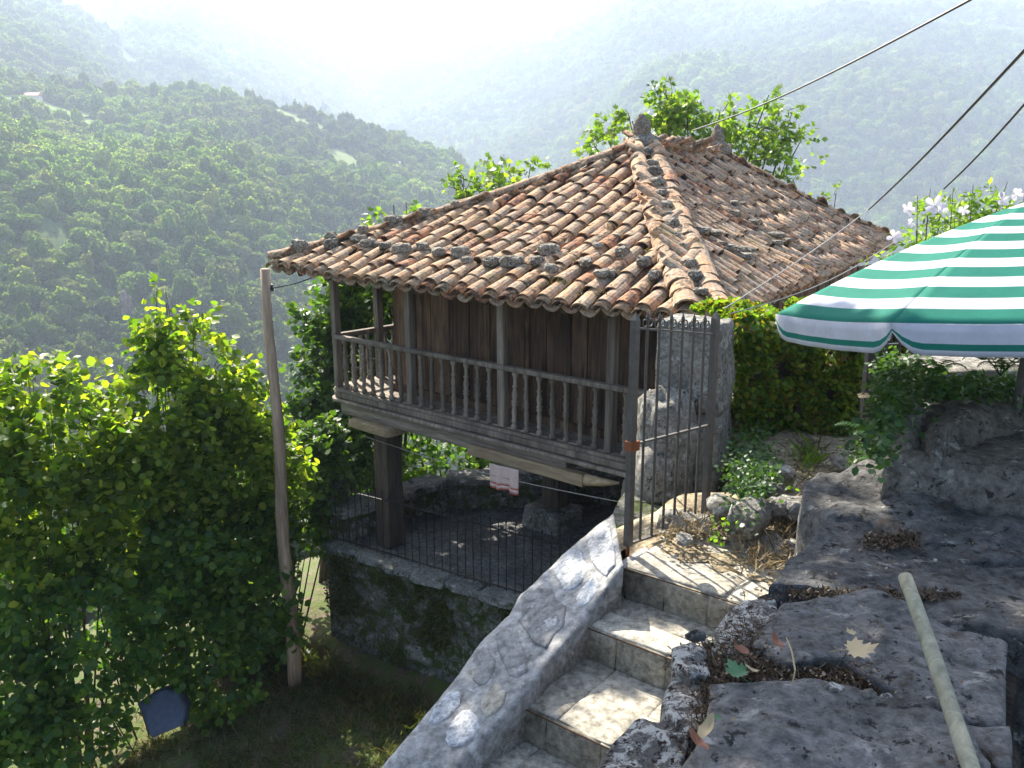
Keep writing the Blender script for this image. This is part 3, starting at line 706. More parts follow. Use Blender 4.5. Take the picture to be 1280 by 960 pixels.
# handrail and balusters
rail = MB(); zr = ZF+.88
sweep(rail, rounded(-.05, PS[4]+.25, 3.6, .18, zr, .02), .11, .075); rail_o = child(rail, 'handrail', M['greywood'], gran)
bv = rail_o.modifiers.new('b', 'BEVEL'); bv.width = .02; bv.segments = 2
prof = [(0, .038), (.06, .038), (.07, .024), (.10, .022), (.13, .036), (.15, .024), (.26, .034), (.33, .022), (.37, .042), (.385, .024), (.41, .045), (.43, .024), (.52, .036), (.60, .020), (.63, .038), (.65, .020), (.76, .022), (.79, .036), (.84, .038)]
prof = [(z_, r_*1.22) for z_, r_ in prof]
b = MB(); b.lathe((0, 0, 0), prof, 10); bal = mesh('baluster', b.v, b.f, M['greywood'], True)
def baluster(p):
    o = obj('baluster', bal, rail_o, p-wl(rail_o)); o.rotation_euler = (rs.uniform(-.02, .02), rs.uniform(-.02, .02), rs.uniform(0, 3)); k = rs.uniform(.92, 1.08); o.scale = (k, k, 1)
for i in range(4):
    n = 7 if i < 3 else 5
    for k in range(1, n+1): baluster(gp_(PS[i]+(PS[i+1]-PS[i])*k/(n+1), 0, ZF))
for k in range(11): baluster(gp_(-.03, .2+k*.17+(.06 if k > 3 else 0), ZF))
for k in range(10): baluster(gp_(-.03, 2.15+k*.17, ZF))
# plank walls
c1 = PZ(478, 490, ZF); WS = (c1-V(A0.x, A0.y, ZF)).dot(U); WW = (c1-V(A0.x, A0.y, ZF)).dot(W_)
WE = WS+5.25; wb = MB(); WW = max(.5, WW)
c4 = [gp_(WS+.06, WW+.06, 0), gp_(WE-.06, WW+.06, 0), gp_(WE-.06, WW+7.4, 0), gp_(WS+.06, WW+7.4, 0)]
wb.add([p+V(0, 0, ZF-.02) for p in c4]+[p+V(0, 0, min(-1.0, roof_z(p)-.25)) for p in c4], [(0,3,2,1), (4,5,6,7), (0,1,5,4), (1,2,6,5), (2,3,7,6), (3,0,4,7)]); wall = child(wb, 'wall', M['darkbeam'], gran)
def planks(s_fn, L, facing, n0):
    x = 0; i = 0
    while x < L-.05:
        w = min(rs.uniform(.24, .46), L-x); narrow = i % 3 == 2 and rs.rand() < .4
        if narrow: w = .09
        if L-x-w < .15: w = L-x
        pr = .025 if narrow else rs.uniform(-.012, .012)
        a = s_fn(x+.010, pr); m_ = MB(); ht = min(roof_z(a), roof_z(s_fn(x+w, pr)))-.10-ZF; m_.box((0, 0, 0), (w-.020, 0, 0), (0, .05, 0), (0, 0, ht))
        o = obj('plank', mesh('plank', m_.v, m_.f, M['plank']), wall, a-wl(wall)); o.rotation_euler = (0, 0, facing); bv = o.modifiers.new('b', 'BEVEL'); bv.width = .006; bv.segments = 1
        x += w; i += 1
fa = math.atan2(U.y, U.x)
planks(lambda x, p: gp_(WS+x, WW-p, ZF), WE-WS, fa, 0)
planks(lambda x, p: gp_(WS+.02+p*0-p+.0, WW+7.5-x, ZF), 7.5, fa-math.pi/2, 50)
planks(lambda x, p: gp_(WE+p, WW+x, ZF), 7.5, fa+math.pi/2, 90)
# bottom rail on the wall
seg(gp_(WS, WW-.06, ZF+.07), gp_(WE, WW-.06, ZF+.07), .05, .12, 'base_board', M['plank'], gran)
# legs: squared wooden pillars under flat cap slabs
def leg(c, h, z0, mat, caplab=None):
    b = block((0, 0, 0), (.19, .19, h/2), 0, .012, c.x, 8, .14); 
    b.v = [v+c+V(0, 0, z0+h/2-c.z) for v in b.v]; a = fa
    cc = V(c.x, c.y, 0); b.v = [cc+Matrix.Rotation(a, 3, 'Z') @ (v-cc) for v in b.v]
    child(b, 'pillar', mat, gran, False)
    q = block((c.x, c.y, z0+h+.075), (.52, .42, .075), a, .012, c.y, 8); child(q, 'cap_slab', M['palewood'] if caplab is None else M['cap'], gran, True)
hleg = (ZF-.62)-TER
p1 = PZ(489, 697, TER); leg(V(p1.x, p1.y+.55, 0)+V(-.08, 0, 0), hleg, TER, M['darkbeam'])
p2 = PZ(692, 662, TER); leg(V(p2.x+.05, p2.y+.25, 0), hleg-.38, TER+.38, M['darkbeam'], 1)
st = block((p2.x, p2.y+.2, TER+.18), (.42, .40, .21), fa, .05, 8, 8); child(st, 'stone_base', M['cap'], gran, True)
p3 = gp_(.9, 7.6, TER); leg(p3, hleg, TER, M['darkbeam']); p4 = gp_(5.9, 7.6, TER); leg(p4, hleg, TER, M['darkbeam'])

# ---- tiles
def half_tile(L, r0, r1, th, n=7, arc=math.pi*.92, bend=0):
    """barrel tile, convex up, +Y up the slope, wide end r0 at the origin"""
    vs = []; fs = []
    for j, (y, r) in enumerate(((0, r0), (L*.5, (r0+r1)/2+bend), (L, r1))):
        for lay in (0, 1):
            rr = r-lay*th
            for i in range(n+1):
                t = math.pi/2-arc/2+arc*i/n; vs.append((rr*math.cos(t), y, rr*math.sin(t)*.82-r0*.12))
    m_ = n+1
    for j in range(2):
        for i in range(n):
            a = j*2*m_+i; fs.append((a, a+2*m_, a+2*m_+1, a+1)); b_ = a+m_; fs.append((b_, b_+1, b_+2*m_+1, b_+2*m_))
        fs.append((j*2*m_, j*2*m_+m_, j*2*m_+3*m_, j*2*m_+2*m_)); e = j*2*m_+n; fs.append((e, e+2*m_, e+3*m_, e+m_))
    for i in range(n): fs.append((i, i+1, i+1+m_, i+m_)); a = 4*m_+i; fs.append((a, a+m_, a+1+m_, a+1))
    return vs, fs
TV = [half_tile(.47, .128, .10, .017), half_tile(.46, .122, .098, .019, bend=.004), half_tile(.48, .133, .104, .016, bend=-.003), half_tile(.45, .126, .094, .02)]
tmesh = [mesh('roof_tile', v, f, M['tile'], False) for v, f in TV]
tilejobs = []      # (point, matrix, variant, scale)
chan = []          # channel tiles, joined
def frame(o, d, up):
    y = d.normalized(); z = (up-y*up.dot(y)).normalized(); x = y.cross(z); m_ = Matrix((x, y, z)).transposed().to_4x4(); m_.translation = o; return m_
PITCHT = .272; EXPO = .335
def lay_face(P, Q, Ta, Tb, front, sd):
    f, wmax, Ls, ex, up = face_fn(P, Q, Ta, Tb); n = int(Ls/PITCHT); pitch = Ls/n; r = random.Random(sd)
    for c in range(n):
        s0 = (c+.5)*pitch; wm = wmax(s0)-.02; k = 0; w = -.06+r.uniform(-.05, .05); drift = r.uniform(-.015, .015)
        while w < wm:
            s = s0+drift*k*.5+r.uniform(-.034, .034); w_ = w+r.uniform(-.085, .085)
            p = f(s, w_, .075+r.uniform(-.012, .016)); q = f(s, w_+.4, .075+.008); nrm = (q-p).cross(ex); nrm = nrm if nrm.z > 0 else -nrm
            d = (q-p).normalized()+ex*r.uniform(-.075, .075)-nrm.normalized()*r.uniform(.02, .07)
            tilejobs.append((p, frame(p, d, nrm+ex*r.uniform(-.12, .12)), r.randrange(4), r.uniform(.94, 1.06), front)); w += EXPO*r.uniform(.93, 1.07); k += 1
        # channel tile column (between covers)
        s0 = (c+1)*pitch; wm = wmax(s0)-.05; w = -.12+r.uniform(-.03, .03)
        while w < wm and c < n-1:
            p = f(s0, w, .04+r.uniform(-.005, .005)); q = f(s0, w+.4, .04); nrm = (q-p).cross(ex); nrm = nrm if nrm.z > 0 else -nrm
            m_ = frame(p, (q-p)-nrm.normalized()*.02, -nrm); chan.append((m_, r.randrange(4))); w += .34
        # doubled eave tile under the first cover
        if front:
            p = f(s0-pitch/2, -.13+r.uniform(-.02, .02), .035); q = f(s0-pitch/2, .3, .045); nrm = (q-p).cross(ex); nrm = nrm if nrm.z > 0 else -nrm
            chan.append((frame(p, q-p, nrm), r.randrange(4)))
    return f, wmax, Ls
roof = MB()
def deck(P, Q, Ta, Tb, lift=-.01, th=.05):
    f, wmax, Ls, ex, up = face_fn(P, Q, Ta, Tb); n = 24; k = 8; base = len(roof.v)
    for j in range(n+1):
        s = Ls*j/n; wm = max(.001, wmax(min(max(s, .001), Ls-.001)))
        for i in range(k+1): roof.v.append(f(s, wm*i/k, lift))
    for j in range(n):
        for i in range(k): a = base+j*(k+1)+i; roof.f.append((a, a+1, a+k+2, a+k+1))
faces = [(N0, L0, A1, A1+V(-.01, 0, 0), True, 1), (N0, R0, A1, A2, True, 2), (L0, B0, A1, A2, False, 3), (B0, R0, A2+V(-.01, 0, 0), A2, False, 4)]
for P, Q, a, b_, fr, sd_ in faces: deck(P, Q, a, b_)
roof_o = child(roof, 'roof', M['darkbeam'], gran); so = roof_o.modifiers.new('s', 'SOLIDIFY'); so.thickness = .05
for P, Q, a, b_, fr, sd_ in faces: lay_face(P, Q, a, b_, fr, sd_)
def lay_line(P, Q, f, off, n_off, sd, lift=.13, big=1.25, step=.30):
    d = Q-P; L = d.length; r = random.Random(sd); k = 0; t = -.04
    while t < L-.25:
        q = P.lerp(Q, t/L); sg = -.13*math.sin(math.pi*t/L)
        p = q+n_off*off+V(0, 0, lift+sg+r.uniform(-.01, .02)); t2 = min(L, t+.4); q2 = P.lerp(Q, t2/L)+n_off*off+V(0, 0, lift-.13*math.sin(math.pi*t2/L)+.02)
        dd = (q2-p)+n_off*r.uniform(-.05, .05); tilejobs.append((p, frame(p, dd, ZU+n_off*r.uniform(-.15, .15)), r.randrange(4), big*r.uniform(.95, 1.05), True)); t += step*r.uniform(.92, 1.08); k += 1
def side(P, Q): d = (Q-P); return V(d.y, -d.x, 0).normalized()
lay_line(N0, A1, None, -.17, side(N0, A1), 21); lay_line(N0, A1, None, .20, side(N0, A1), 22, .11)
lay_line(L0, A1, None, .0, side(L0, A1), 23, .12, 1.1); lay_line(R0, A2, None, 0, side(R0, A2), 24, .12, 1.1); lay_line(B0, A2, None, 0, side(B0, A2), 25)
lay_line(A2, A1, None, 0, side(A2, A1), 26, .10, 1.2)
camd = lambda j: (j[4] is False, j[0].length)
tilejobs.sort(key=camd)
ro = wl(roof_o)
for p, m_, v, sc, fr in tilejobs[:300]:
    o = bpy.data.objects.new('roof_tile', tmesh[v]); S.collection.objects.link(o); o.parent = roof_o
    m2 = m_.copy(); m2.translation = m_.translation-ro; o.matrix_local = m2 @ Matrix.Diagonal((sc, 1, sc, 1))
def join_tiles(lst, name, mat, lab=None):
    co = []; lp = []; st = []; tot = []; rn = []; nv = 0; r = np.random.RandomState(5)
    for m_, v, sc in lst:
        vs, fs = TV[v]; A = np.array(m_ @ Matrix.Diagonal((sc, 1, sc, 1))); P_ = np.array(vs) @ A[:3, :3].T+A[:3, 3]-np.array(ro); co.append(P_)
        q = r.rand()
        for f_ in fs: lp.extend([i+nv for i in f_]); tot.append(len(f_)); rn.append(q)
        nv += len(vs)
    co = np.concatenate(co); st = np.concatenate([[0], np.cumsum(tot)[:-1]])
    me = bpy.data.meshes.new(name); me.vertices.add(nv); me.vertices.foreach_set('co', co.ravel().astype('f')); me.loops.add(len(lp)); me.loops.foreach_set('vertex_index', np.array(lp, 'i'))
    me.polygons.add(len(tot)); me.polygons.foreach_set('loop_start', st.astype('i')); me.polygons.foreach_set('loop_total', np.array(tot, 'i'))
    at = me.attributes.new('rnd', 'FLOAT', 'FACE'); at.data.foreach_set('value', np.array(rn, 'f')); me.materials.append(mat); me.update()
    o = obj(name, me, roof_o); o['kind'] = 'stuff'; return o
join_tiles([(m_, v, sc) for p, m_, v, sc, fr in tilejobs[300:]], 'roof_tiling', M['tilej'])
join_tiles([(m_, v, 1.0) for m_, v in chan], 'channel_tiling', M['tilej'])
# rafters under the eaves, eave board
rf = MB()
for (P, Q, a, b_, fr, sd_) in faces[:3]:
    f, wmax, Ls, ex, up = face_fn(P, Q, a, b_); n = int(Ls/.6)
    for i in range(1, n): s = Ls*i/n; wm = min(1.6, wmax(s)); rf.bar(f(s, .03, -.10), f(s, wm, -.10), .07, .09)
    rf.bar(f(.1, .06, -.04), f(Ls/2, .06, -.045), .12, .025); rf.bar(f(Ls/2, .06, -.045), f(Ls-.1, .06, -.04), .12, .025)
child(rf, 'rafter', M['darkbeam'], roof_o)['kind'] = 'stuff'
for q in range(4): seg(gp_(PS[q], .02, roof_z(gp_(PS[q], .02, 0))-.14), gp_(PS[q+1], .02, roof_z(gp_(PS[q+1], .02, 0))-.14), .11, .11, 'wall_plate', M['greywoodx'], gran)
seg(gp_(0, .06, roof_z(gp_(0, .06, 0))-.14), gp_(0, 5, roof_z(gp_(0, 5, 0))-.14), .11, .11, 'wall_plate', M['greywoodx'], gran)
# finials (rough pointed stones on little plinths)
for A, nm in ((A1, 1), (A2, 2)):
    b = rock(A+V(.0, 0, .12), (.30, .26, .17), 4+nm, .25, 3); fo = child(b, 'finial', M['roofstone'], roof_o, False)
    b = rock(A+V(-.02, 0, .32), (.15, .14, .30), 9+nm, .22, 3, 0, .3, 2.0); child(b, 'finial', M['finial'], roof_o, False)
bpy.context.view_layer.update()
# loose stones weighing the tiles down
fL, wL, LsL, exL, upL = face_fn(N0, L0, A1, A1+V(-.01, 0, 0)); fR, wR, LsR, exR, upR = face_fn(N0, R0, A1, A2)
stn = []
for i in range(19):
    s = .5+i*(LsL-.9)/18+rs.uniform(-.08, .08); w = .62+rs.uniform(-.16, .2)
    if w < wL(s)-.1: stn.append((fL(s, w, .20), 'eave'))
for i in range(5):
    s = rs.uniform(.4, 3.4); w = rs.uniform(.8, 1.6)
    if w < wL(s)-.2: stn.append((fL(s, w, .20), 'eave'))
for i in range(13):
    t = .05+i*.07+rs.uniform(-.015, .015); q = N0.lerp(A1, t)+side(N0, A1)*.02; stn.append((q+V(0, 0, .24-.13*math.sin(math.pi*t)), 'hip'))
for i in range(7):
    s = LsL-.35-i*.33; w = max(.05, wL(s)-.12); stn.append((fL(s, w, .22), 'left'))
for i in range(14):
    s = rs.uniform(1.0, 7); w = rs.uniform(.4, 1.6)
    if w < wR(s)-.2: stn.append((fR(s, w, .19), 'right'))
labs = {'eave': 'grey lichen stone weighing down the tiles just above the front eave', 'hip': 'rounded grey stone lying between the two tile rows of the near hip',
        'left': 'pale lichen stone on the left hip end of the roof', 'right': 'flat lichen stone lying on the right roof slope'}
ORD = 'first second third fourth fifth sixth seventh eighth ninth tenth eleventh twelfth thirteenth fourteenth fifteenth sixteenth seventeenth eighteenth nineteenth twentieth twenty-first twenty-second twenty-third twenty-fourth twenty-fifth twenty-sixth twenty-seventh twenty-eighth twenty-ninth thirtieth thirty-first thirty-second thirty-third thirty-fourth'.split()
def vx(p): return p.x/(p.y*cP-p.z*sP)
slab_l = {}
for k, txt in (('eave', 'grey lichen stone on the front roof slope, {} counted from the left'), ('hip', 'rounded grey stone between the tile rows of the near hip, {} from the bottom'),
               ('left', 'pale lichen stone along the left hip of the roof, {} from the left end'), ('right', 'flat lichen stone lying on the right roof slope, {} from the left')):
    ids = [i for i, q in enumerate(stn) if q[1] == k]; ids.sort(key=lambda i: (stn[i][0].z if k == 'hip' else vx(stn[i][0])))
    for n_, i in enumerate(ids): slab_l[i] = txt.format(ORD[n_])
for i, (p, k) in enumerate(stn):
    sz = {'eave': (.15, .12, .085), 'hip': (.12, .10, .085), 'left': (.13, .12, .10), 'right': (.15, .12, .05)}[k]; g_ = rs.uniform(.5, 1.05)
    b = rock(p-V(0, 0, .03), tuple(a*g_*rs.uniform(.8, 1.25) for a in sz), 100+i, .27, 3, .3, rs.uniform(0, 3), 1.6); top(b, 'roof_stone', M['roofstone'], slab_l[i], 'stone', 'loose stones on the roof, '+k)
# moss tufts on roof
mp = []
for _ in range(900):
    if rs.rand() < .5: s = rs.uniform(.2, 3.0); w = rs.uniform(0, min(2.6, wL(s))); f = fL; 
    else: s = rs.uniform(.3, 6); w = rs.uniform(0, min(2.4, wR(s))); f = fR
    if mn.noise(V(s*1.7, w*1.7, 8)) > .05: mp.append(f(s, w, .10))
o = blades('roof_moss', mp, .07, .03, mat_leaf('moss', [(.09, .08, .02), (.17, .13, .03), (.12, .13, .03)], .2), roof_o, 9, .9)

# ================================================================== TERRACE under the granary
fA = PZ(472, 693, TER); fB = PZ(653, 747, TER); fdir = (fB-fA).normalized(); fn = V(fdir.y, -fdir.x, 0)      # fence line, fn points to us
if fn.y > 0: fn = -fn
wL_ = PZ(388, 690, TER); t0 = (wL_-fA).dot(fdir); wA = fA+fdir*(t0-.0)+fn*.16; wB = fB+fdir*3.2+fn*.16
b = MB(); b.box(wA-fn*.3+V(0, 0, -2.2), (wB-wA), -fn*7.5, (0, 0, 2.2)); tb = child(b, 'terrace_floor', M['floor'], gran) if False else tag(obj('terrace_floor', mesh('terrace_floor', b.v, b.f, M['floor'])), kind='structure')
for i in range(9):            # flagstones near the front that can be told apart
    for j in range(4):
        o_ = fA+fdir*(.35+i*.62+rs.uniform(-.05, .05))-fn*(.35+j*.6); P = [o_+fdir*a-fn*c+V(0, 0, .006) for a, c in ((.02, .02), (.30, .0), (.58, .03), (.60, .3), (.57, .56), (.3, .58), (.03, .55), (0, .3))]
        child(slab(P, .03, rough=.006, rings=3, per=2, edge=.012, seed=i*9+j), 'paving_stone', M['floor'], tb, True)
# retaining wall with rubble face and cap stones
rw = empty('retaining_wall', V(wA.x, wA.y, LAWN), 'mossy rubble retaining wall with flat cap stones below the fence', 'wall')
b = MB(); b.box(wA+V(0, 0, -2.3), (wB-wA), -fn*.34, (0, 0, 2.25)); child(b, 'mortar', M['rubble'], rw)
rubble(rw, wA+fn*.0+V(0, 0, -2.2), fdir, (wB-wA).length-.9, 2.1, fn, M['rubble'], 8, .42, 5)
rubble(rw, wA-fn*3.0+V(0, 0, -2.2), fn, 3.0, 2.1, -fdir, M['rubble'], 7, .42, 15)
x = -.05; i = 0
while x < 5.2:
    w = rs.uniform(.45, .85); o_ = wA+fdir*x+V(0, 0, .035); q = rs.uniform(.04, .14)
    P = [o_+fdir*a*w+fn*c for a, c in ((.02, q), (.3, q+.05), (.7, q+.02), (.98, q), (1.0, -.12), (.97, -.36), (.5, -.40), (.02, -.35), (0, -.1))]
    child(slab(P, .13, rough=.02, bulge=.01, rings=4, per=3, edge=.04, seed=50+i), 'cap_stone', M['cap'], rw, True); x += w+.01; i += 1
# moss on the wall face
pp = []
for _ in range(26000):
    a, h = rs.uniform(0, 4.4), rs.uniform(-2.0, -.02); d = mn.noise(V(a*1.4, h*1.6, 3))+.25*mn.noise(V(a*5, h*5, 7))+.25*(h+.8)
    if d > .12: pp.append(wA+fdir*a+fn*rs.uniform(.03, .13)+V(0, 0, h))
P_ = np.array([tuple(p) for p in pp]); D_ = rs.normal(size=P_.shape)*.5; D_ += np.array(fn)*.6; D_[:, 2] -= .1
me = leaf_mesh('wall_moss', P_-np.array(rw.location), D_, .022+.022*rs.rand(len(P_)), mat_leaf('wall_moss', [(.03, .045, .01), (.07, .09, .018), (.10, .09, .02), (.05, .09, .02)], .15), LEAF_HAZEL, .5, 4)
obj('wall_moss', me, rw)['kind'] = 'stuff'
# iron fence on the terrace wall
fe = empty('iron_fence', V(fA.x, fA.y, TER), 'thin dark iron fence with spear tips on the terrace wall', 'fence')
f0 = fA+fdir*(t0+.1); fl_ = (fB+fdir*2.6-f0).length; nb = int(fl_/.155)
def tip_bar(mb, p, h, r, tip=.06):
    mb.tube([p, p+V(0, 0, h)], r, 5); mb.tube([p+V(0, 0, h), p+V(0, 0, h+tip*.35), p+V(0, 0, h+tip)], [r*.8, r*2.0, .001], 5)
FH = 1.02
bb = MB(); tip_bar(bb, V(0, 0, 0), FH+.12, .0085); bar_me = mesh('bar', bb.v, bb.f, M['irond'])
sb = MB()      # little scroll between bars
for sg in (-1, 1):
    sb.tube([V(sg*(.015+.022*(1-math.cos(t))), 0, .03+.028*math.sin(t)) for t in [i*.5 for i in range(10)]], .0045, 4)
scr = mesh('scroll', sb.v, sb.f, M['irond'])
for i in range(nb+1):
    p = f0+fdir*(i*.155); o = obj('bar', bar_me, fe, p-wl(fe)+V(0, 0, .0)); o.rotation_euler = (rs.uniform(-.01, .01), rs.uniform(-.012, .012), math.atan2(fdir.y, fdir.x))
    o = obj('scroll', scr, fe, p-wl(fe)+V(0, 0, FH)); o.rotation_euler = (0, 0, math.atan2(fdir.y, fdir.x))
for h in (FH, .08):
    b = MB(); b.bar(f0+V(0, 0, h), f0+fdir*fl_+V(0, 0, h), .026, .014); child(b, 'rail', M['irond'], fe)
# side run of the fence going back from the corner
fs_ = empty('iron_fence', V(f0.x, f0.y, TER), 'side run of dark iron fence half hidden in leaves left of the pillar', 'fence')
for i in range(1, 15):
    p = f0-fn*(i*.155)-fdir*(i*.05); o = obj('bar', bar_me, fs_, p-wl(fs_))
for h in (FH, .08):
    b = MB(); b.bar(f0+V(0, 0, h), f0-fn*2.2-fdir*.7+V(0, 0, h), .026, .014); child(b, 'rail', M['irond'], fs_)
# low stone walls behind, under the granary
q1 = PZ(425, 643, TER+.55); q2 = PZ(560, 600, TER+.6); q3 = PZ(700, 588, TER+.75)
lw = empty('low_wall', V(q2.x, q2.y, TER), 'low rubble wall with pale cap slabs behind the fence under the granary', 'wall')
for a, c in ((q1, q2), (q2, q3+(q3-q2)*.8)):
    d = (c-a); d.z = 0; L = d.length; d.normalize(); n = V(d.y, -d.x, 0); n = -n if n.y > 0 else n; base = V(a.x, a.y, TER)
    rubble(lw, base, d, L, a.z-TER, n, M['rubble'], 3, .4, int(L*10))
    b = MB(); b.box(base, d*L, -n*.4, V(0, 0, a.z-TER-.01)); child(b, 'mortar', M['rubble'], lw)
    x = 0; k = 0
    while x < L-.1:
        w = min(rs.uniform(.6, 1.1), L-x); o_ = V(a.x, a.y, a.z)+d*x+V(0, 0, .05+(c.z-a.z)*x/L)
        P = [o_+d*u*w+n*v for u, v in ((.02, .1), (.5, .13), (.98, .08), (1, -.2), (.97, -.48), (.5, -.5), (.03, -.46), (0, -.2))]
        child(slab(P, .12, rough=.02, rings=4, per=3, edge=.05, seed=80+k), 'cap_stone', M['cap'], lw, True); x += w; k += 1
# side wall of the upper path towards the granary
sw = empty('terrace_side_wall', V(1.3, 7.6, TER), 'rubble wall holding the upper path beside the granary', 'wall')
for (x0, y0), (x1, y1) in zip(edge[:-1], edge[1:]):
    a = V(x0, y0, TER-.5); d = V(x1-x0, y1-y0, 0); L = d.length; n = V(-d.y, d.x, 0).normalized(); b = MB(); b.box(a-n*.5, d, n*.5, (0, 0, UP-TER+.35)); child(b, 'mortar', M['rubble'], sw)
    if y0 < 10: rubble(sw, a+n*.0, d.normalized(), L, UP-TER+.3, n, M['rubble'], 11, .45, int(y0*7))

for i in range(13):
    t = i/12; y = 5.35+t*2.6; x = edge_x(y)+.02
    child(rock((x+.05, y, UP-.30-.5*(y > 5.8)+rs.uniform(-.03, .03)), (.20, .17, .17), 700+i, .25, 3, .3, rs.uniform(0, 3)), 'edge_stone', M['pillar'], sw, True)
# clothes line with a cloth
cl = MB(); c0 = PY(455, 545, 14.0); c1_ = PY(788, 630, 9.8); cp = [c0.lerp(c1_, i/14)-V(0, 0, .10*math.sin(math.pi*i/14)) for i in range(15)]
cl.tube(cp, .006, 4); top(cl, 'clothes_line', M['wirel'], 'thin pale line strung under the granary gallery', 'clothes line')
ct = MB(); k0, k1 = c0.lerp(c1_, .555), c0.lerp(c1_, .66); nx, nz = 22, 16; hh = .36
def cloth_pt(i, j):
    u = i/nx; v = j/nz; p = k0.lerp(k1, u)-V(0, 0, .095); w = .02*math.sin(u*13)*(.3+v)+.015*math.sin(u*29+v*2)*v
    return p+V(0, 0, .17-hh*v-.012*math.sin(u*9)*v)+V(.6, .75, 0)*w
for (j0, j1, nm, mt) in ((0, 12, 'cloth', 'cloth'), (12, 13, 'border', 'clothr'), (13, 15, 'cloth', 'cloth'), (15, 16, 'border', 'clothr')): pass
tw = empty('hanging_cloth', k0.lerp(k1, .5), 'pinkish white cloth with a red striped hem hanging under the gallery', 'cloth')
for (j0, j1, nm, mt) in ((0, 12, 'fabric', 'cloth'), (12, 13, 'hem_stripe', 'clothr'), (13, 15, 'fabric', 'cloth'), (15, 16, 'hem_stripe', 'clothr')):
    q = MB(); q.add([cloth_pt(i, j) for j in range(j0, j1+1) for i in range(nx+1)], [(j*(nx+1)+i, j*(nx+1)+i+1, (j+1)*(nx+1)+i+1, (j+1)*(nx+1)+i) for j in range(j1-j0) for i in range(nx)])
    o = child(q, nm, M[mt], tw, True); o.modifiers.new('s', 'SOLIDIFY').thickness = .004

# ================================================================== POLE and cables
pb = PZ(368, 846, LAWN+.15); pt_ = V(pb.x-.10, pb.y, 0); pt_ = PY(332, 336, pb.y); po = empty('wooden_pole', pb, 'tall bare wooden pole standing left of the granary', 'pole')
b = MB(); n = 14; b.tube([pb.lerp(pt_, i/n)+V(.02*math.sin(i*.9), .02*math.cos(i*.7), 0)-V(0, 0, .2 if i == 0 else 0) for i in range(n+1)], [.112-.045*i/n+.004*math.sin(i*2.3) for i in range(n+1)], 14); child(b, 'shaft', M['polewood'], po, True)
kp = PY(338, 360, pb.y); b = MB(); b.tube([kp+V(-.1, -.05, 0), kp+V(.06, -.02, 0)], .012, 6); b.lathe(kp+V(.03, -.02, -.04), [(0, .02), (.03, .028), (.06, .016), (.09, .022)], 8); child(b, 'insulator', M['irond'], po)
def cable(name, pts_, r, mat, label, sag=.0, n=24):
    m_ = MB(); a, c = pts_; m_.tube([a.lerp(c, i/n)-V(0, 0, sag*math.sin(math.pi*i/n)) for i in range(n+1)], r, 5); return top(m_, name, mat, label, 'cable')
cable('cable', (kp+V(.03, 0, 0), PY(400, 343, 13.4)), .008, M['wire'], 'short cable from the wooden pole to the roof eave', .03)
cable('cable', (PY(866, 163, 17), PY(1290, -42, 7)), .013, M['wire'], 'topmost black cable crossing the sky above the roof', .12)
cable('cable', (PY(1086, 262, 9.8), PY(1300, 42, 4.0)), .0085, M['wire'], 'left of the two parallel dark cables rising over the umbrella', .03)
cable('cable', (PY(1180, 236, 6.5), PY(1300, 108, 4.0)), .006, M['wire'], 'right of the two parallel dark cables rising over the umbrella', .02)
cable('cable', (PY(905, 386, 6.7), PY(1086, 262, 9.8)), .0055, M['wirel'], 'pale cable running across the right roof slope from the pillar', .03)
cable('cable', (PY(912, 392, 6.7), PY(1122, 300, 9.0)), .0055, M['wirel'], 'lower pale cable sagging along the right eave to the pillar', .10)

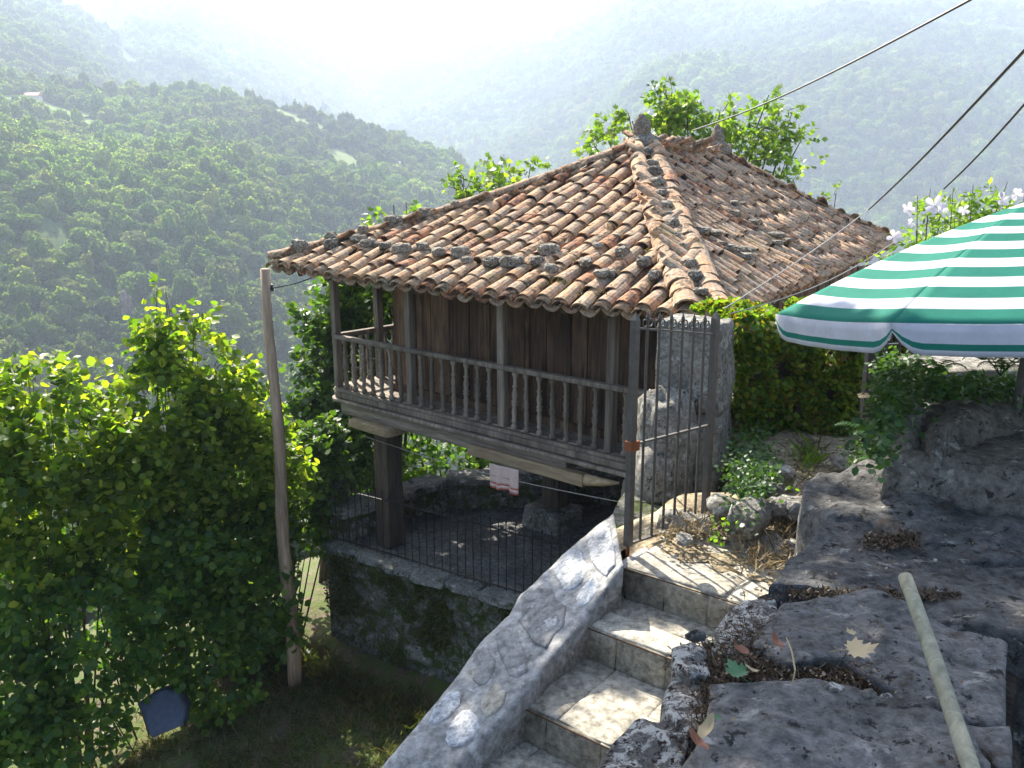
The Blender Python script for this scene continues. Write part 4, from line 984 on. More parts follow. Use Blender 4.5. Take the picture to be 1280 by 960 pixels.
# ================================================================== STAIRS
st_e = V(.78, -.62, 0).normalized(); st_u = V(.62, .78, 0).normalized()
NOSE = [PZ(787, 708, UP), PZ(733, 779, UP-.21), PZ(653, 878, UP-.42)]
for k in range(8): NOSE.append(NOSE[-1]-st_u*.50+V(-.10, -.02, -.21) if k else NOSE[-1]-st_u*.50+V(-.06, 0, -.21))
stairs = empty('staircase', V(0, 4, UP-2), 'worn stone staircase rising beside the sloping parapet', 'stairs')
NOSE[1] = NOSE[1]; 
for k, p in enumerate(NOSE):
    depth = .95 if k == 0 else ((NOSE[k-1]-p).dot(st_u)+.02); Wd = 2.4; off = -.10
    b = MB(); b.box(p+st_e*off-V(0, 0, .22), st_e*(Wd-off), st_u*depth, (0, 0, .20)); child(b, 'tread_bed', M['mortar'], stairs)
    # riser pieces
    x = off if k else -.02
    while x < Wd:
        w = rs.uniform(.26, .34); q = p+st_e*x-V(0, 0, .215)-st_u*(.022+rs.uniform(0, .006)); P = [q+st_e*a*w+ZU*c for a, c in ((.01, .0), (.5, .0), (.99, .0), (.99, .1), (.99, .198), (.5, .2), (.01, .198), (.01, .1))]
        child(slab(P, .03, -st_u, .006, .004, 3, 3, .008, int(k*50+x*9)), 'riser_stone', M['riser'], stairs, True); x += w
    # flagstones of the tread, crazy paving
    rowd = depth/2 if k else .32; y = 0; row = 0
    while y < depth-.05:
        x = -.10 if k else -.03; dd = min(rowd*rs.uniform(.85, 1.2), depth-y)
        if depth-y-dd < .10: dd = depth-y
        while x < Wd:
            w = rs.uniform(.24, .48)*(1.9 if k < 2 else 1); j = lambda: rs.uniform(-.03, .03); y0, y1 = y+.003, y+dd-.003
            P = [p+st_e*(x+a*w)+st_u*(c if e_ else c+j()) +V(0, 0, 0) for a, c, e_ in ((.008, y0, row == 0), (.5, y0, row == 0), (.992, y0, row == 0), (1.0, (y0+y1)/2, 0), (.985, y1, 1), (.5, y1+j()*.3, 1), (.012, y1, 1), (0, (y0+y1)/2, 0))]
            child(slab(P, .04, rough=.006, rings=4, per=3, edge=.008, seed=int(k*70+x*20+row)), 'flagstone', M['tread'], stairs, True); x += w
        y += dd; row += 1
    if k < 5:     # thin rusty nosing strip
        b = MB(); b.box(p+st_e*(-.02)-st_u*.032-V(0, 0, .012), st_e*1.6, st_u*.004, (0, 0, .006)); child(b, 'nosing_strip', M['nosing'], stairs)
# rough kerb between top landing and the path
kerbc = PZ(905, 668, UP+.02); 
for i, (px, py, s) in enumerate([(850, 655, .15), (885, 662, .13), (915, 668, .16), (948, 681, .17), (985, 696, .16), (1020, 712, .15)]):
    c = PZ(px, py, UP+.05); top(rock(c, (s, s*.6, .10), 30+i, .25, 3, .3, -.6), 'kerb_stone', M['pillar'], ['small rough kerb stone beside the pillar foot', 'rough kerb stone second from the pillar', 'rough kerb stone at the middle of the landing edge', 'long kerb stone in front of the dry grass', 'kerb stone second from the rock wall', 'kerb stone touching the big rock wall'][i], 'stone', smooth=True)

# sloping parapet: a wall body with flat stones on top
par = empty('parapet', PZ(640, 800, UP-2), 'sloping pale stone parapet along the left side of the stairs', 'wall')
PR = [(778, 703), (757, 733), (737, 763), (712, 792), (690, 817), (668, 846), (647, 873), (624, 899), (600, 925), (566, 965), (520, 1020)]       # inner edge
PLf = [(766, 641), (726, 672), (690, 706), (668, 728), (652, 742), (636, 768), (606, 796), (576, 838), (545, 876), (480, 955), (420, 1030)]      # outer edge
zt = lambda i: [-2.19,-2.30,-2.40,-2.46,-2.51,-2.56,-2.61,-2.68,-2.75,-2.86,-3.0][i]+.015
inn = [PZ(x, y, zt(i)) for i, (x, y) in enumerate(PR)]; out = [PZ(x, y, zt(i)+.008*math.sin(i*1.9)) for i, (x, y) in enumerate(PLf)]
b = MB()
for i in range(len(inn)-1):
    a0, a1, b0, b1 = inn[i], inn[i+1], out[i], out[i+1]; dz = V(0, 0, -.05); dn = V(0, 0, -3.2)
    b.add([a0+dz, a1+dz, b1+dz, b0+dz, a0+dn, a1+dn, b1+dn, b0+dn], [(0,3,2,1), (0,1,5,4), (2,3,7,6), (4,5,6,7)] + ([(3,0,4,7)] if i == 0 else []))
child(b, 'core', M['mortar'], par)
def lerp_l(L, t): i = min(len(L)-2, int(t)); return L[i].lerp(L[i+1], t-i)
def pq(t, k): return lerp_l(inn, t).lerp(lerp_l(out, t), k)
nrm = (inn[5]-inn[2]).cross(out[3]-inn[3]).normalized(); nrm = nrm if nrm.z > 0 else -nrm
b = MB(); NA, NB = 120, 16; vs = []; fs = []
for a_ in range(NA+1):
    t = 10*a_/NA
    for c_ in range(NB+1):
        k_ = c_/NB; e_ = min(k_, 1-k_)*NB; p = pq(min(t, 9.999), -.02+1.04*k_+(.018*mn.noise(V(t*1.3, 7*(k_ > .5), 1)) if e_ < 1 else 0))
        p = p+nrm*(.006*mn.fractal(p*3.5, .8, 2, 5)+.004*mn.noise(p*14)-(.012 if e_ < .5 else .002 if e_ < 1.5 else 0)); vs.append(p)
for a_ in range(NA):
    for c_ in range(NB): q = a_*(NB+1)+c_; fs.append((q, q+1, q+NB+2, q+NB+1))
n0_ = len(vs)
for a_ in range(NA+1):
    for c_ in (0, NB): vs.append(vs[a_*(NB+1)+c_]-V(0, 0, .13)+V(0, .01*mn.noise(V(a_*.3, c_, 0)), .01*mn.noise(V(a_*.4, c_, 5))))
for a_ in range(NA):
    q = a_*(NB+1); fs.append((q, q+NB+1, n0_+2*a_+2, n0_+2*a_)); q += NB; fs.append((q+NB+1, q, n0_+2*a_+1, n0_+2*a_+3))
fs.append(tuple([0]+[n0_, n0_+1]+list(range(NB, 0, -1))))
b.add(vs, fs); child(b, 'coping', M['parapet'], par, True)
rr = random.Random(77)
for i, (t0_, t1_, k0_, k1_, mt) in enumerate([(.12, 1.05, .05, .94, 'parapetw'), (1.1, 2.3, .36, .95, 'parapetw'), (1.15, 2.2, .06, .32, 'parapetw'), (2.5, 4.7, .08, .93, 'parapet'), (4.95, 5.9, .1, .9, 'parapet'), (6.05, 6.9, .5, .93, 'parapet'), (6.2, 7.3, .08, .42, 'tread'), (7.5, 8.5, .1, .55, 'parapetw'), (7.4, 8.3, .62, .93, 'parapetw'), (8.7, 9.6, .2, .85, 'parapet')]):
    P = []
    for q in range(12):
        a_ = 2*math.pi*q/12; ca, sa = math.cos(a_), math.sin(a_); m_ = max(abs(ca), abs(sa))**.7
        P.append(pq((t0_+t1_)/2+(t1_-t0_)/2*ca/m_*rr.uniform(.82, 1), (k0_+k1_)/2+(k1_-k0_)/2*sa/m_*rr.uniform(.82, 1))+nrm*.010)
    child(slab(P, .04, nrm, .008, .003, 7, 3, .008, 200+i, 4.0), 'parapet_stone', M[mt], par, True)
# ================================================================== STONE PILLAR (gate pier)
pil = empty('stone_pillar', V(1.4, 6.9, UP-.9), 'rough granite gate pillar standing behind the open iron gate', 'pillar')
pc = PY(869, 440, 6.85)
pr_ = math.radians(-28)
child(block((pc.x+.02, 6.9, -1.42), (.27, .24, .37), pr_, .035, 3, 12), 'stone', M['pillar'], pil, True)
child(block((pc.x+.06, 6.92, -2.38), (.235, .25, .60), pr_, .04, 7, 12), 'stone', M['pillar'], pil, True)
child(rock((pc.x-.26, 6.66, -2.2), (.22, .22, .62), 41, .16, 4, .55, .3), 'stone', M['pillar'], pil, True)
child(rock((pc.x-.20, 6.8, -1.62), (.10, .12, .13), 43, .25, 3, .3, .3), 'stone', M['pillar'], pil, True)
child(rock((pc.x-.38, 6.5, -2.45), (.16, .2, .48), 45, .18, 3, .4, .3), 'stone', M['pillar'], pil, True)

# ================================================================== IRON GATE
g0 = PZ(785, 682, UP+.04); g1 = PZ(881, 648, UP+.02); gd = (g1-g0); gd.z = 0; GW = gd.length; gd.normalize()
gate = empty('iron_gate', g0, 'grey painted iron gate with spear tips standing open at the top of the stairs', 'gate')
h0 = 1.42; h1 = 1.40
def gpst(p, h, w, tipped=True):
    m_ = MB(); n = V(-gd.y, gd.x, 0); m_.box(p-gd*w/2-n*w/2, gd*w, n*w, (0, 0, h))
    t = p+V(0, 0, h); m_.add([t-gd*w/2-n*w/2, t+gd*w/2-n*w/2, t+gd*w/2+n*w/2, t-gd*w/2+n*w/2, t+V(0, 0, .05)], [(0,1,4), (1,2,4), (2,3,4), (3,0,4)]); return m_
H0 = (PY(793, 400, g0.y).z-g0.z); H1 = (PY(884, 398, g1.y).z-g1.z)
child(gpst(g0, H0, .043), 'post', M['iron'], gate); child(gpst(g1, H1, .042), 'post', M['iron'], gate)
gz = lambda py, P: PY(640, py, P.y).z
rails = [(410, 418), (556, 531), (680, 648)]
for a_, b_ in rails:
    m_ = MB(); m_.bar(V(g0.x, g0.y, PY(640, a_, g0.y).z), V(g1.x, g1.y, PY(640, b_, g1.y).z), .022, .012); child(m_, 'rail', M['iron'], gate)
for k in range(1, 7):
    t = k/7.0; p = g0.lerp(g1, t); zb = PY(640, 680, g0.y).z*(1-t)+PY(640, 648, g1.y).z*t; ztp = PY(640, 400, g0.y).z*(1-t)+PY(640, 404, g1.y).z*t
    m_ = MB(); P = V(p.x, p.y, zb); m_.tube([P, V(p.x, p.y, ztp)], .0095, 6); child(m_, 'bar', M['iron'], gate)
    m_ = MB(); q = V(p.x, p.y, ztp); m_.tube([q, q+V(0, 0, .02), q+V(0, 0, .055)], [.008, .014, .001], 6)
    for sg in (-1, 1): m_.tube([q+gd*sg*(.006+.020*(1-math.cos(a))/1)+V(0, 0, -.035+.024*math.sin(a)+.02) for a in [i*.55 for i in range(11)]], .005, 5)
    child(m_, 'spear_tip', M['iron'], gate)
m_ = MB(); zc = PY(640, 563, g0.y).z; m_.box(V(g0.x, g0.y, zc)-gd*.03-V(-gd.y, gd.x, 0)*.03, gd*.075, V(-gd.y, gd.x, 0)*.06, (0, 0, .06)); child(m_, 'lock', M['rust'], gate)
m_ = MB(); m_.tube([g0+V(0, 0, 0), g0+V(0, -.0, -.22)], .012, 6); child(m_, 'foot', M['rust'], gate)

# ================================================================== BIG ROCK WALL on the right
rk = empty('rock_wall', V(1.5, 2.8, UP), 'broad wall of big dark weathered boulders with mossy cracks on the right', 'rock wall')
SL = [  # outline in the view, height, material, normal tilt
 ([(1005,600),(1060,586),(1110,566),(1200,560),(1330,570),(1340,704),(1215,702),(1150,684),(1090,653),(1035,645),(1004,622)], -1.26, 'rock', .035),
 ([(1032,648),(1090,656),(1150,688),(1215,706),(1340,708),(1340,812),(1215,786),(1140,762),(1090,738),(1020,738),(962,742),(985,700)], -1.22, 'rock', .03),
 ([(978,748),(1020,743),(1090,743),(1140,767),(1215,790),(1262,806),(1258,900),(1200,893),(1120,866),(1050,826),(985,832),(940,806)], -1.19, 'rock', .03),
 ([(888,842),(950,846),(1050,852),(1120,874),(1195,900),(1240,955),(1240,1060),(800,1060),(850,960),(890,900)], -1.15, 'rock', .025),
 ([(842,812),(866,800),(884,810),(886,842),(862,850),(843,838)], -1.20, 'lichenrock', .03),
 ([(838,850),(880,852),(886,900),(862,925),(836,905),(826,880)], -1.22, 'lichenrock', .03),
 ([(740,960),(790,906),(834,905),(862,928),(846,975),(770,1060),(690,1060)], -1.24, 'lichenrock', .04),
 ([(893,780),(930,742),(975,745),(976,765),(936,806),(900,812)], -1.22, 'lichenrock', .03),
 ([(1200,900),(1262,905),(1262,960),(1245,960)], -1.16, 'rock', .02)]
for i, (o_, z, mt, rg) in enumerate(SL):
    P = [PZ(x, y, z) for x, y in o_]; child(slab(P, .5, (0, 0, 1), rg*.75, .004, 34, 11, .014, 400+i*3, 3.6), 'boulder', M[mt], rk, True)
# higher boulder and blocks at the back
cU = PZ(1200, 555, -1.15); 
def upslab(o_, z, mt, rg, thick, sd_, bulge=.05):
    P = [PZ(x, y, z) for x, y in o_]; child(slab(P, thick, (0, 0, 1), rg, bulge, 18, 8, .07, sd_, 2.2), 'boulder', M[mt], rk, True)
upslab([(1112,572),(1122,556),(1150,536),(1200,520),(1260,512),(1330,512),(1340,592),(1260,590),(1200,580)], -1.10, 'rockb', .025, .5, 501, .03)
upslab([(1118,512),(1140,500),(1158,504),(1162,530),(1130,545),(1112,540)], -1.02, 'pillar', .03, .7, 502, .05)
upslab([(1150,507),(1200,494),(1330,486),(1330,520),(1250,520),(1160,540)], -.98, 'rockb', .04, .6, 503, .06)
bkx = PY(1150, 452, 4.6)
for i, (x0, w) in enumerate(((2.28, .5), (2.8, .6), (3.42, .6))):
    child(block((x0+w/2, 4.75-.05*i, -1.16), (w/2, .25, .20), .05, .03, 60+i, 10), 'boulder', M['pillar'], rk, True)
# bed of earth and mortar between the boulders, sides going down to the ground
bed = [PZ(x, y, -1.31) for x, y in [(1010,606),(1060,596),(1110,581),(1340,560),(1340,812),(1262,812),(1258,1060),(760,1060),(850,925),(840,880),(850,822),(900,790),(935,746),(965,742),(990,704),(1035,650)]]
child(slab([p+V(.02, 0, 0) for p in bed], 1.9, (0, 0, 1), .02, 0, 30, 6, .04, 601, 6), 'earth_bed', M['mud'], rk, True)
bk = MB(); bk.box((2.4, 3.75, -3.0), (2.6, 0, 0), (0, 1.2, 0), (0, 0, 1.75)); child(bk, 'core', M['mud'], rk)
# small stones between, dry plants on the edge
for i, (px, py, s, mt) in enumerate([(1108, 872, .012, 'lichenrock'), (1168, 700, .006, 'lichenrock'), (963, 752, .010, 'lichenrock'), (1040, 862, .02, 'lichenrock'), (1085, 868, .014, 'pillar'), (870, 795, .02, 'rock')]):
    top(rock(PZ(px, py, -1.15), (s*1.4, s, s*.8), 70+i, .25, 3), 'pebble', M[mt], ['white pebble beside the long crack in the lower boulders', 'tiny pale pebble on the upper boulder', 'pale pebble at the left edge of the middle boulder', 'flat pale stone chip in the mossy crack', 'grey stone chip near the white pebble', 'dark round stone at the wall edge above the stairs'][i], 'pebble', smooth=True)
pp = []
for _ in range(1100):
    px, py = [(rs.normal(930, 22), rs.normal(800, 24)), (rs.uniform(890, 1120), rs.normal(838, 9)), (rs.normal(880, 14), rs.normal(915, 30)), (rs.normal(1085, 55), rs.normal(746, 3)), (rs.normal(1150, 45), rs.normal(690, 3))][rs.choice(5, p=[.46, .24, .22, .05, .03])]
    pp.append(PZ(px, py, -1.20))
tag(blades('dry_grass', pp, .028, .0014, M['dryd'], None, 21, 1.1), 'dry brown grass and straw in the cracks of the boulders', 'dry grass')
pp = [PZ(rs.uniform(990, 1010), rs.normal(812, 12), -1.17) for _ in range(5)]
mp = []
for _ in range(5000):
    c = rs.randint(6); px, py = [(rs.normal(960, 40), rs.normal(835, 9)), (rs.normal(1070, 45), rs.normal(848, 7)), (rs.uniform(985, 1200), 744+rs.normal(0, 4)), (rs.normal(895, 10), rs.normal(880, 22)), (rs.normal(870, 12), rs.normal(828, 10)), (rs.uniform(1080, 1150), rs.normal(676, 5))][c]
    mp.append(PZ(px, py, -1.21))
tag(blades('dark_moss', mp, .014, .008, mat_leaf('dark_moss', [(.03, .015, .01), (.07, .035, .02), (.06, .055, .02)], .1), None, 22, .9), 'dark brown moss filling the cracks between the boulders', 'moss')

MAPLE = [(0, -.75), (.10, -.55), (.42, -.72), (.40, -.52), (.78, -.45), (.62, -.25), (1.0, .10), (.72, .12), (.74, .42), (.45, .25), (.36, .34), (.42, .72), (.22, .66), (0, 1.05),
         (-.22, .66), (-.42, .72), (-.36, .34), (-.45, .25), (-.74, .42), (-.72, .12), (-1.0, .10), (-.62, -.25), (-.78, -.45), (-.40, -.52), (-.42, -.72), (-.10, -.55)]
IVYL = [(0, -.7), (.35, -.62), (.72, -.30), (.60, .0), (.72, .35), (.35, .35), (.15, .6), (0, .95), (-.15, .6), (-.35, .35), (-.72, .35), (-.60, .0), (-.72, -.30), (-.35, -.62)]
OVAL = [(.0, -1), (.25, -.7), (.36, -.2), (.33, .3), (.18, .75), (0, 1), (-.18, .75), (-.33, .3), (-.36, -.2), (-.25, -.7)]
def leaf_thing(name, c, size, lobes, mat, label, rot=0, tilt=(0, 0), curl=.15, seed=0, narrow=1):
    out_ = MAPLE if lobes == 5 else IVYL if lobes == 3 else OVAL; m_ = MB(); N = len(out_)
    e = Matrix.Rotation(rot, 3, 'Z') @ Matrix.Rotation(tilt[0]*.6, 3, 'X') @ Matrix.Rotation(tilt[1]*.6, 3, 'Y'); vs = [V(0, -.2*size, 0)]
    for k in (.5, 1):
        for x, y in out_: q = V(x*k, y*k-.2*(1-k), 0); vs.append(V(q.x, q.y, curl*(q.length**2*.55*(1+.5*math.sin(seed+q.x*4))-abs(q.x)*.25*(1-k)+.12*math.sin(q.y*5+seed)))*size)
    m_.add([Vector(c)+e @ v for v in vs], [(0, 1+i, 1+(i+1) % N) for i in range(N)]+[(1+i, 1+N+i, 1+N+(i+1) % N, 1+(i+1) % N) for i in range(N)])
    if lobes: m_.tube([Vector(c)+e @ V(0, -.5*size, 0), Vector(c)+e @ V(.05*size, -1.1*size, .1*size), Vector(c)+e @ V(.2*size, -1.6*size, .12*size)], size*.025, 4)
    return top(m_, name, M[mat], label, 'leaf', smooth=True)
leaf_thing('fallen_leaf', PZ(1074, 812, -1.125), .046, 5, 'deadleaf', 'large beige maple leaf lying on the dark boulder', -1.7, (.25, .2), .35, 2)
leaf_thing('fallen_leaf', PZ(1063, 790, -1.14), .018, 3, 'deadleaf', 'small curled tan leaf just above the large maple leaf', .5, (.5, .1), .4, 4)
leaf_thing('fallen_leaf', PZ(920, 838, -1.13), .036, 5, 'greenleaf', 'dull green ivy leaf at the left edge of the boulders', .4, (.4, .1), .3, 6)
leaf_thing('fallen_leaf', PZ(938, 836, -1.13), .020, 0, 'deadleaf', 'pale folded leaf touching the green ivy leaf', 1.4, (.8, .1), .5, 7)
leaf_thing('fallen_leaf', PZ(926, 812, -1.14), .030, 3, 'redleaf', 'orange brown dry leaf above the green ivy leaf', .8, (.5, .3), .6, 8)
leaf_thing('fallen_leaf', PZ(972, 803, -1.14), .034, 0, 'redleaf', 'long rust brown curled leaf on the moss', .1, (.2, .1), .5, 9, .45)
leaf_thing('fallen_leaf', PZ(883, 910, -1.10), .034, 0, 'deadleaf', 'curled tan leaf at the bottom edge of the boulders', -.7, (.6, .1), .7, 10, .45)
leaf_thing('fallen_leaf', PZ(872, 926, -1.10), .032, 0, 'redleaf', 'dark red brown curled leaf below the tan one', .5, (.4, .2), .7, 11, .5)
leaf_thing('fallen_leaf', PZ(897, 897, -1.10), .012, 3, 'greenleaf', 'tiny green leaflet near the bottom curled leaves', .5, (.2, .2), .3, 12)
leaf_thing('fallen_leaf', PZ(1205, 693, -1.17), .008, 0, 'redleaf', 'tiny bright red leaf scrap on the upper crack', .5, (.2, .2), .3, 13)
m_ = MB(); m_.tube([PZ(983, 797, -1.16)+V(0, 0, .0), PZ(990, 815, -1.12), PZ(994, 838, -1.12), PZ(990, 858, -1.15)], [.0016, .0022, .0022, .0016], 5); top(m_, 'straw', M['deadleaf'], 'long pale bent straw standing in the dry moss', 'straw')

# leaning stick
s0 = PZ(1131, 722, -.93); s1 = PY(1224, 985, 1.42); s2 = s1+(s1-s0)*.6
b = MB(); b.tube([s0+(s2-s0)*(i/10)+V(.002*math.sin(i*.7), 0, .002*math.cos(i*.6)) for i in range(11)], [.0165+.002*i/10+.0006*math.sin(i*3) for i in range(11)], 14)
top(b, 'wooden_stick', M['stick'], 'greenish weathered wooden stick leaning against the boulder wall', 'stick', smooth=True)

# ================================================================== GARDEN FENCE behind the umbrella
gp0 = PZ(1075, 586, UP+.08)
gf = empty('garden_fence', gp0, 'dark iron garden fence with curled spear tops under the umbrella edge', 'fence')
H = PY(1075, 432, gp0.y).z-gp0.z
b = MB(); b.box(gp0+V(-.035, -.035, -.2), (.07, 0, 0), (0, .07, 0), (0, 0, H+.25)); child(b, 'post', M['irond'], gf)
gdir = V(.96, .28, 0).normalized()
for k in range(1, 15):
    p = gp0+gdir*(.13*k)+V(0, 0, .1); h = H+.02; m_ = MB(); m_.tube([p, p+V(0, 0, h)], .011, 6); m_.tube([p+V(0, 0, h), p+V(0, 0, h+.03), p+V(0, 0, h+.10)], [.012, .022, .001], 6); child(m_, 'bar', M['irond'], gf)
    m_ = MB()
    for sg in (-1, 1): m_.tube([p+V(0, 0, h-.10)+gdir*sg*(.01+.045*math.sin(a))+V(0, 0, .085*(1-math.cos(a))) for a in [i*.22 for i in range(10)]], [.011]*7+[.012, .013, .008], 5)
    child(m_, 'scroll', M['irond'], gf)
for dz in (-.10, -.95):
    m_ = MB(); m_.bar(gp0+V(0, 0, H+.1+dz), gp0+gdir*2.0+V(0, 0, H+.1+dz), .03, .014); child(m_, 'rail', M['irond'], gf)

# ================================================================== UMBRELLA
UC = V(2.22, 3.71, -.05); UR = 1.06; UP0 = math.radians(170.25); TX, TY = math.radians(-5.17), math.radians(-3.69); RISE = .43
um = empty('umbrella', V(UC.x, UC.y, UP), 'large green and white striped garden umbrella on the right', 'umbrella')
EU = Matrix.Rotation(TX, 3, 'X') @ Matrix.Rotation(TY, 3, 'Y')
def upt(a, r, flap=0, side_t=.5):     # a: angle index 0..8 (corner at integers), r 0..1
    k = int(math.floor(a)); t = a-k; c0_ = UP0+k*math.pi/4; c1_ = c0_+math.pi/4
    p = V(math.cos(c0_), math.sin(c0_), 0).lerp(V(math.cos(c1_), math.sin(c1_), 0), t)*UR*r
    z = -RISE*(r*.72+.28*r*r); sagp = math.sin(math.pi*t)*.03*r*(1-.6*r); z -= sagp
    n_ = V(math.cos((c0_+c1_)/2), math.sin((c0_+c1_)/2), 0)
    p = V(p.x, p.y, z)
    if flap:
        sc_ = min(1, math.sin(math.pi*min(1, max(0, t)))*3.2)**.7
        p = p+n_*(.004*flap*sc_+.004*math.sin(t*25)*flap)+V(0, 0, -.115*flap*(.30+.70*sc_))
    return UC+EU @ p
gw = []
for nm, c in (('green', (.02, .21, .15)), ('white', (.60, .61, .66))):
    m = Mat('umbrella_'+nm, .8, .2); g = m.geo(); w = m.noise(g, 160, 3, .6); c2 = m.mix(m.math('MULTIPLY', w, .35), c, tuple(min(1, q*1.5+.02) for q in c)); st_ = m.ramp(m.noise(g, 9, 8, .7), [(.3, .86), (.6, 1.03)])
    c2 = m.mix(1, c2, st_, 'MULTIPLY'); m.col(c2); m.bump(m.math('ADD', m.noise(g, 6, 4), m.math('MULTIPLY', w, .2)), .35, .01); t = m.n('ShaderNodeBsdfTranslucent'); m.l(c2, t.inputs[0]); x = m.n('ShaderNodeMixShader'); x.inputs[0].default_value = .38
    m.l(m.b.outputs[0], x.inputs[1]); m.l(t.outputs[0], x.inputs[2]); m.l(x.outputs[0], m.out.inputs[0]); gw.append(m.m)
# stripe edges along the radius (1 = rim), starting with green at the rim
edges = [1.0]
for k in range(16): edges.append(max(0, edges[-1]-(.084 if k == 0 else .070 if k % 2 == 0 else .068)))
edges = [e for e in edges if e > .02]+[0.0]
for k in range(8):
    NT = 16; v = []; f = []; mi = []
    rads = []
    for i in range(len(edges)-1):
        rads.append((edges[i], i % 2)); rads.append(((edges[i]+edges[i+1])/2, i % 2))
    rads.append((0.0, 0))
    for r, _ in rads:
        for j in range(NT+1): v.append(upt(k+min(.9999, j/NT), r))
    for i in range(len(rads)-1):
        for j in range(NT): a = i*(NT+1)+j; f.append((a, a+1, a+NT+2, a+NT+1)); mi.append(rads[i][1])
    o0 = wl(um); me = mesh('canopy_panel', [p-o0 for p in v], f, None, True); me.materials.append(gw[0]); me.materials.append(gw[1]); me.polygons.foreach_set('material_index', mi)
    po_ = obj('canopy_panel', me, um); po_.modifiers.new('s', 'SOLIDIFY').thickness = .002
    v = []; f = []; mi = []; fl_l = [0, .25, .48, .60, .86, 1.0]; col_ = [1, 1, 1, 0, 1]
    fl_l = [0, .3, .62, .82, 1.0]; col_ = [1, 1, 0, 1]
    NT = 24
    for q in fl_l:
        for j in range(NT+1): v.append(upt(k+min(.9999, j/NT), 1.0, q) if q else upt(k+min(.9999, j/NT), 1.0))
    for i in range(len(fl_l)-1):
        for j in range(NT): a = i*(NT+1)+j; f.append((a, a+1, a+NT+2, a+NT+1)); mi.append(col_[i])
    ob_ = wl(po_); me = mesh('valance', [p-ob_ for p in v], f, None, True); me.materials.append(gw[0]); me.materials.append(gw[1]); me.polygons.foreach_set('material_index', mi); vo = obj('valance', me, po_); vo.modifiers.new('s', 'SOLIDIFY').thickness = .002
    m_ = MB(); m_.tube([upt(k, 1.0)+V(0, 0, -.008), upt(k, .5)+V(0, 0, -.01), upt(k, .02)+V(0, 0, -.01)], .004, 5); child(m_, 'rib', M['iron'], um)
m_ = MB(); m_.tube([UC+EU @ V(0, 0, .06), UC+EU @ V(0, 0, -.6), V(UC.x, UC.y, UP)], .019, 10); child(m_, 'pole', M['iron'], um)
m_ = MB(); m_.lathe(UC, [(-.01, .03), (.03, .028), (.06, .01)], 10); child(m_, 'cap', M['iron'], um)

# ================================================================== GREENERY
# ivy hedge
h0_ = PZ(925, 612, UP); h1_ = PZ(1062, 582, UP); hA = V(1.75, 7.35, UP); hB = V(4.6, 8.3, UP)
def hedge(name, label, A, Bp, H_, D_, n, lf, seed, mat, cat='hedge'):
    r = np.random.RandomState(seed); d = (Bp-A); L = d.length; d.normalize(); nn = V(d.y, -d.x, 0); nn = nn if nn.y < 0 else -nn; root = empty(name, A.lerp(Bp, .5), label, cat)
    P = []; D = []; Z = []
    for _ in range(n):
        s = r.rand()*L; q = r.rand()
        if q < .62: w = D_/2+.10*mn.noise(V(s*2.5, q*9, seed)); h = r.rand()*H_; dr = nn
        elif q < .88: w = (r.rand()-.5)*D_; h = H_+.0; dr = ZU
        else: w = (r.rand()-.5)*D_; h = r.rand()*H_; dr = ZU
        bump_ = .11*mn.noise(V(s*2.2, h*2.2, w*2+seed))+.05*mn.noise(V(s*7, h*7, seed))
        hh = h+(bump_*1.2 if dr == ZU else 0)+r.normal()*.02
        if mn.noise(V(s*5, hh*5, 2+seed)) < -.28: continue
        p = A+d*s+nn*(w+(bump_ if dr is nn else 0)+r.normal()*.03)+V(0, 0, hh); P.append(p); D.append(nn*.5+dr*.3+V(r.normal()*.6, r.normal()*.6, -.35+(.6 if dr is ZU else 0)))
    P = np.array([tuple(p) for p in P])-np.array(root.location); D = np.array([tuple(x) for x in D])
    obj('foliage', leaf_mesh('foliage', P, D, lf*(.6+.8*r.rand(len(P))), mat, LEAF_HAZEL, .2, seed), root)
    m_ = MB(); rr = random.Random(seed)
    for i in range(90):
        s = rr.random()*L; z = rr.random()*H_*.3; p = A+d*s+nn*(D_/2-.08); m_.tube([p+V(0, 0, z), p+d*rr.uniform(-.2, .2)+V(0, 0, z+.3*H_)+nn*rr.uniform(-.02, .08), p+d*rr.uniform(-.4, .4)+V(0, 0, min(H_, z+.6*H_))], [.012, .008, .005], 4)
    m_.box(A-nn*(D_*.2), d*L, nn*(D_*.4), (0, 0, H_*.8)); child(m_, 'branch', M['branch'], root)['kind'] = 'stuff'
    return root
hedge('hedge', 'dense hedge covered in small ivy leaves between pillar and umbrella post', hA, hB, 1.16, .7, 42000, .048, 5, M['ivy'])
# hazel bushes on the left slope
H_ = M['hazel']
plant('hazel_bush', 'broad sunlit hazel bush at the left edge of the picture', 'bush', V(-6.6, 11.2, -10.2), [B(10,530,11.4,50), B(60,510,11.6,42), B(20,600,11.2,60), B(105,560,11.5,52), B(60,650,11.2,66), B(-40,620,11.3,70), B(45,478,11.7,18), B(150,545,11.8,36), B(110,498,11.9,20), B(130,620,11.5,50), B(-10,490,11.6,24), B(85,480,11.8,13), B(160,590,11.8,40)], 2300, 8, .46, .125, H_, stems=20, sr=.022, seed=1, fill=.3)
plant('hazel_bush', 'tall hazel bush with a pointed leafy top left of the pole', 'bush', V(-5.2, 13.0, -10.2), [B(200,366,13.2,13,1,1.2), B(212,392,13.3,22), B(232,425,13.2,33), B(205,440,13.2,24), B(262,470,13.1,34), B(225,490,13,44), B(190,500,13,34), B(290,520,13,40), B(250,560,12.9,58), B(190,580,12.8,50), B(300,590,13,46), B(240,640,12.8,62), B(305,480,13.3,18), B(320,545,13.2,26), B(340,600,13.2,36), B(170,640,12.6,50)], 2700, 8, .46, .125, H_, stems=24, sr=.025, seed=2, fill=.3)
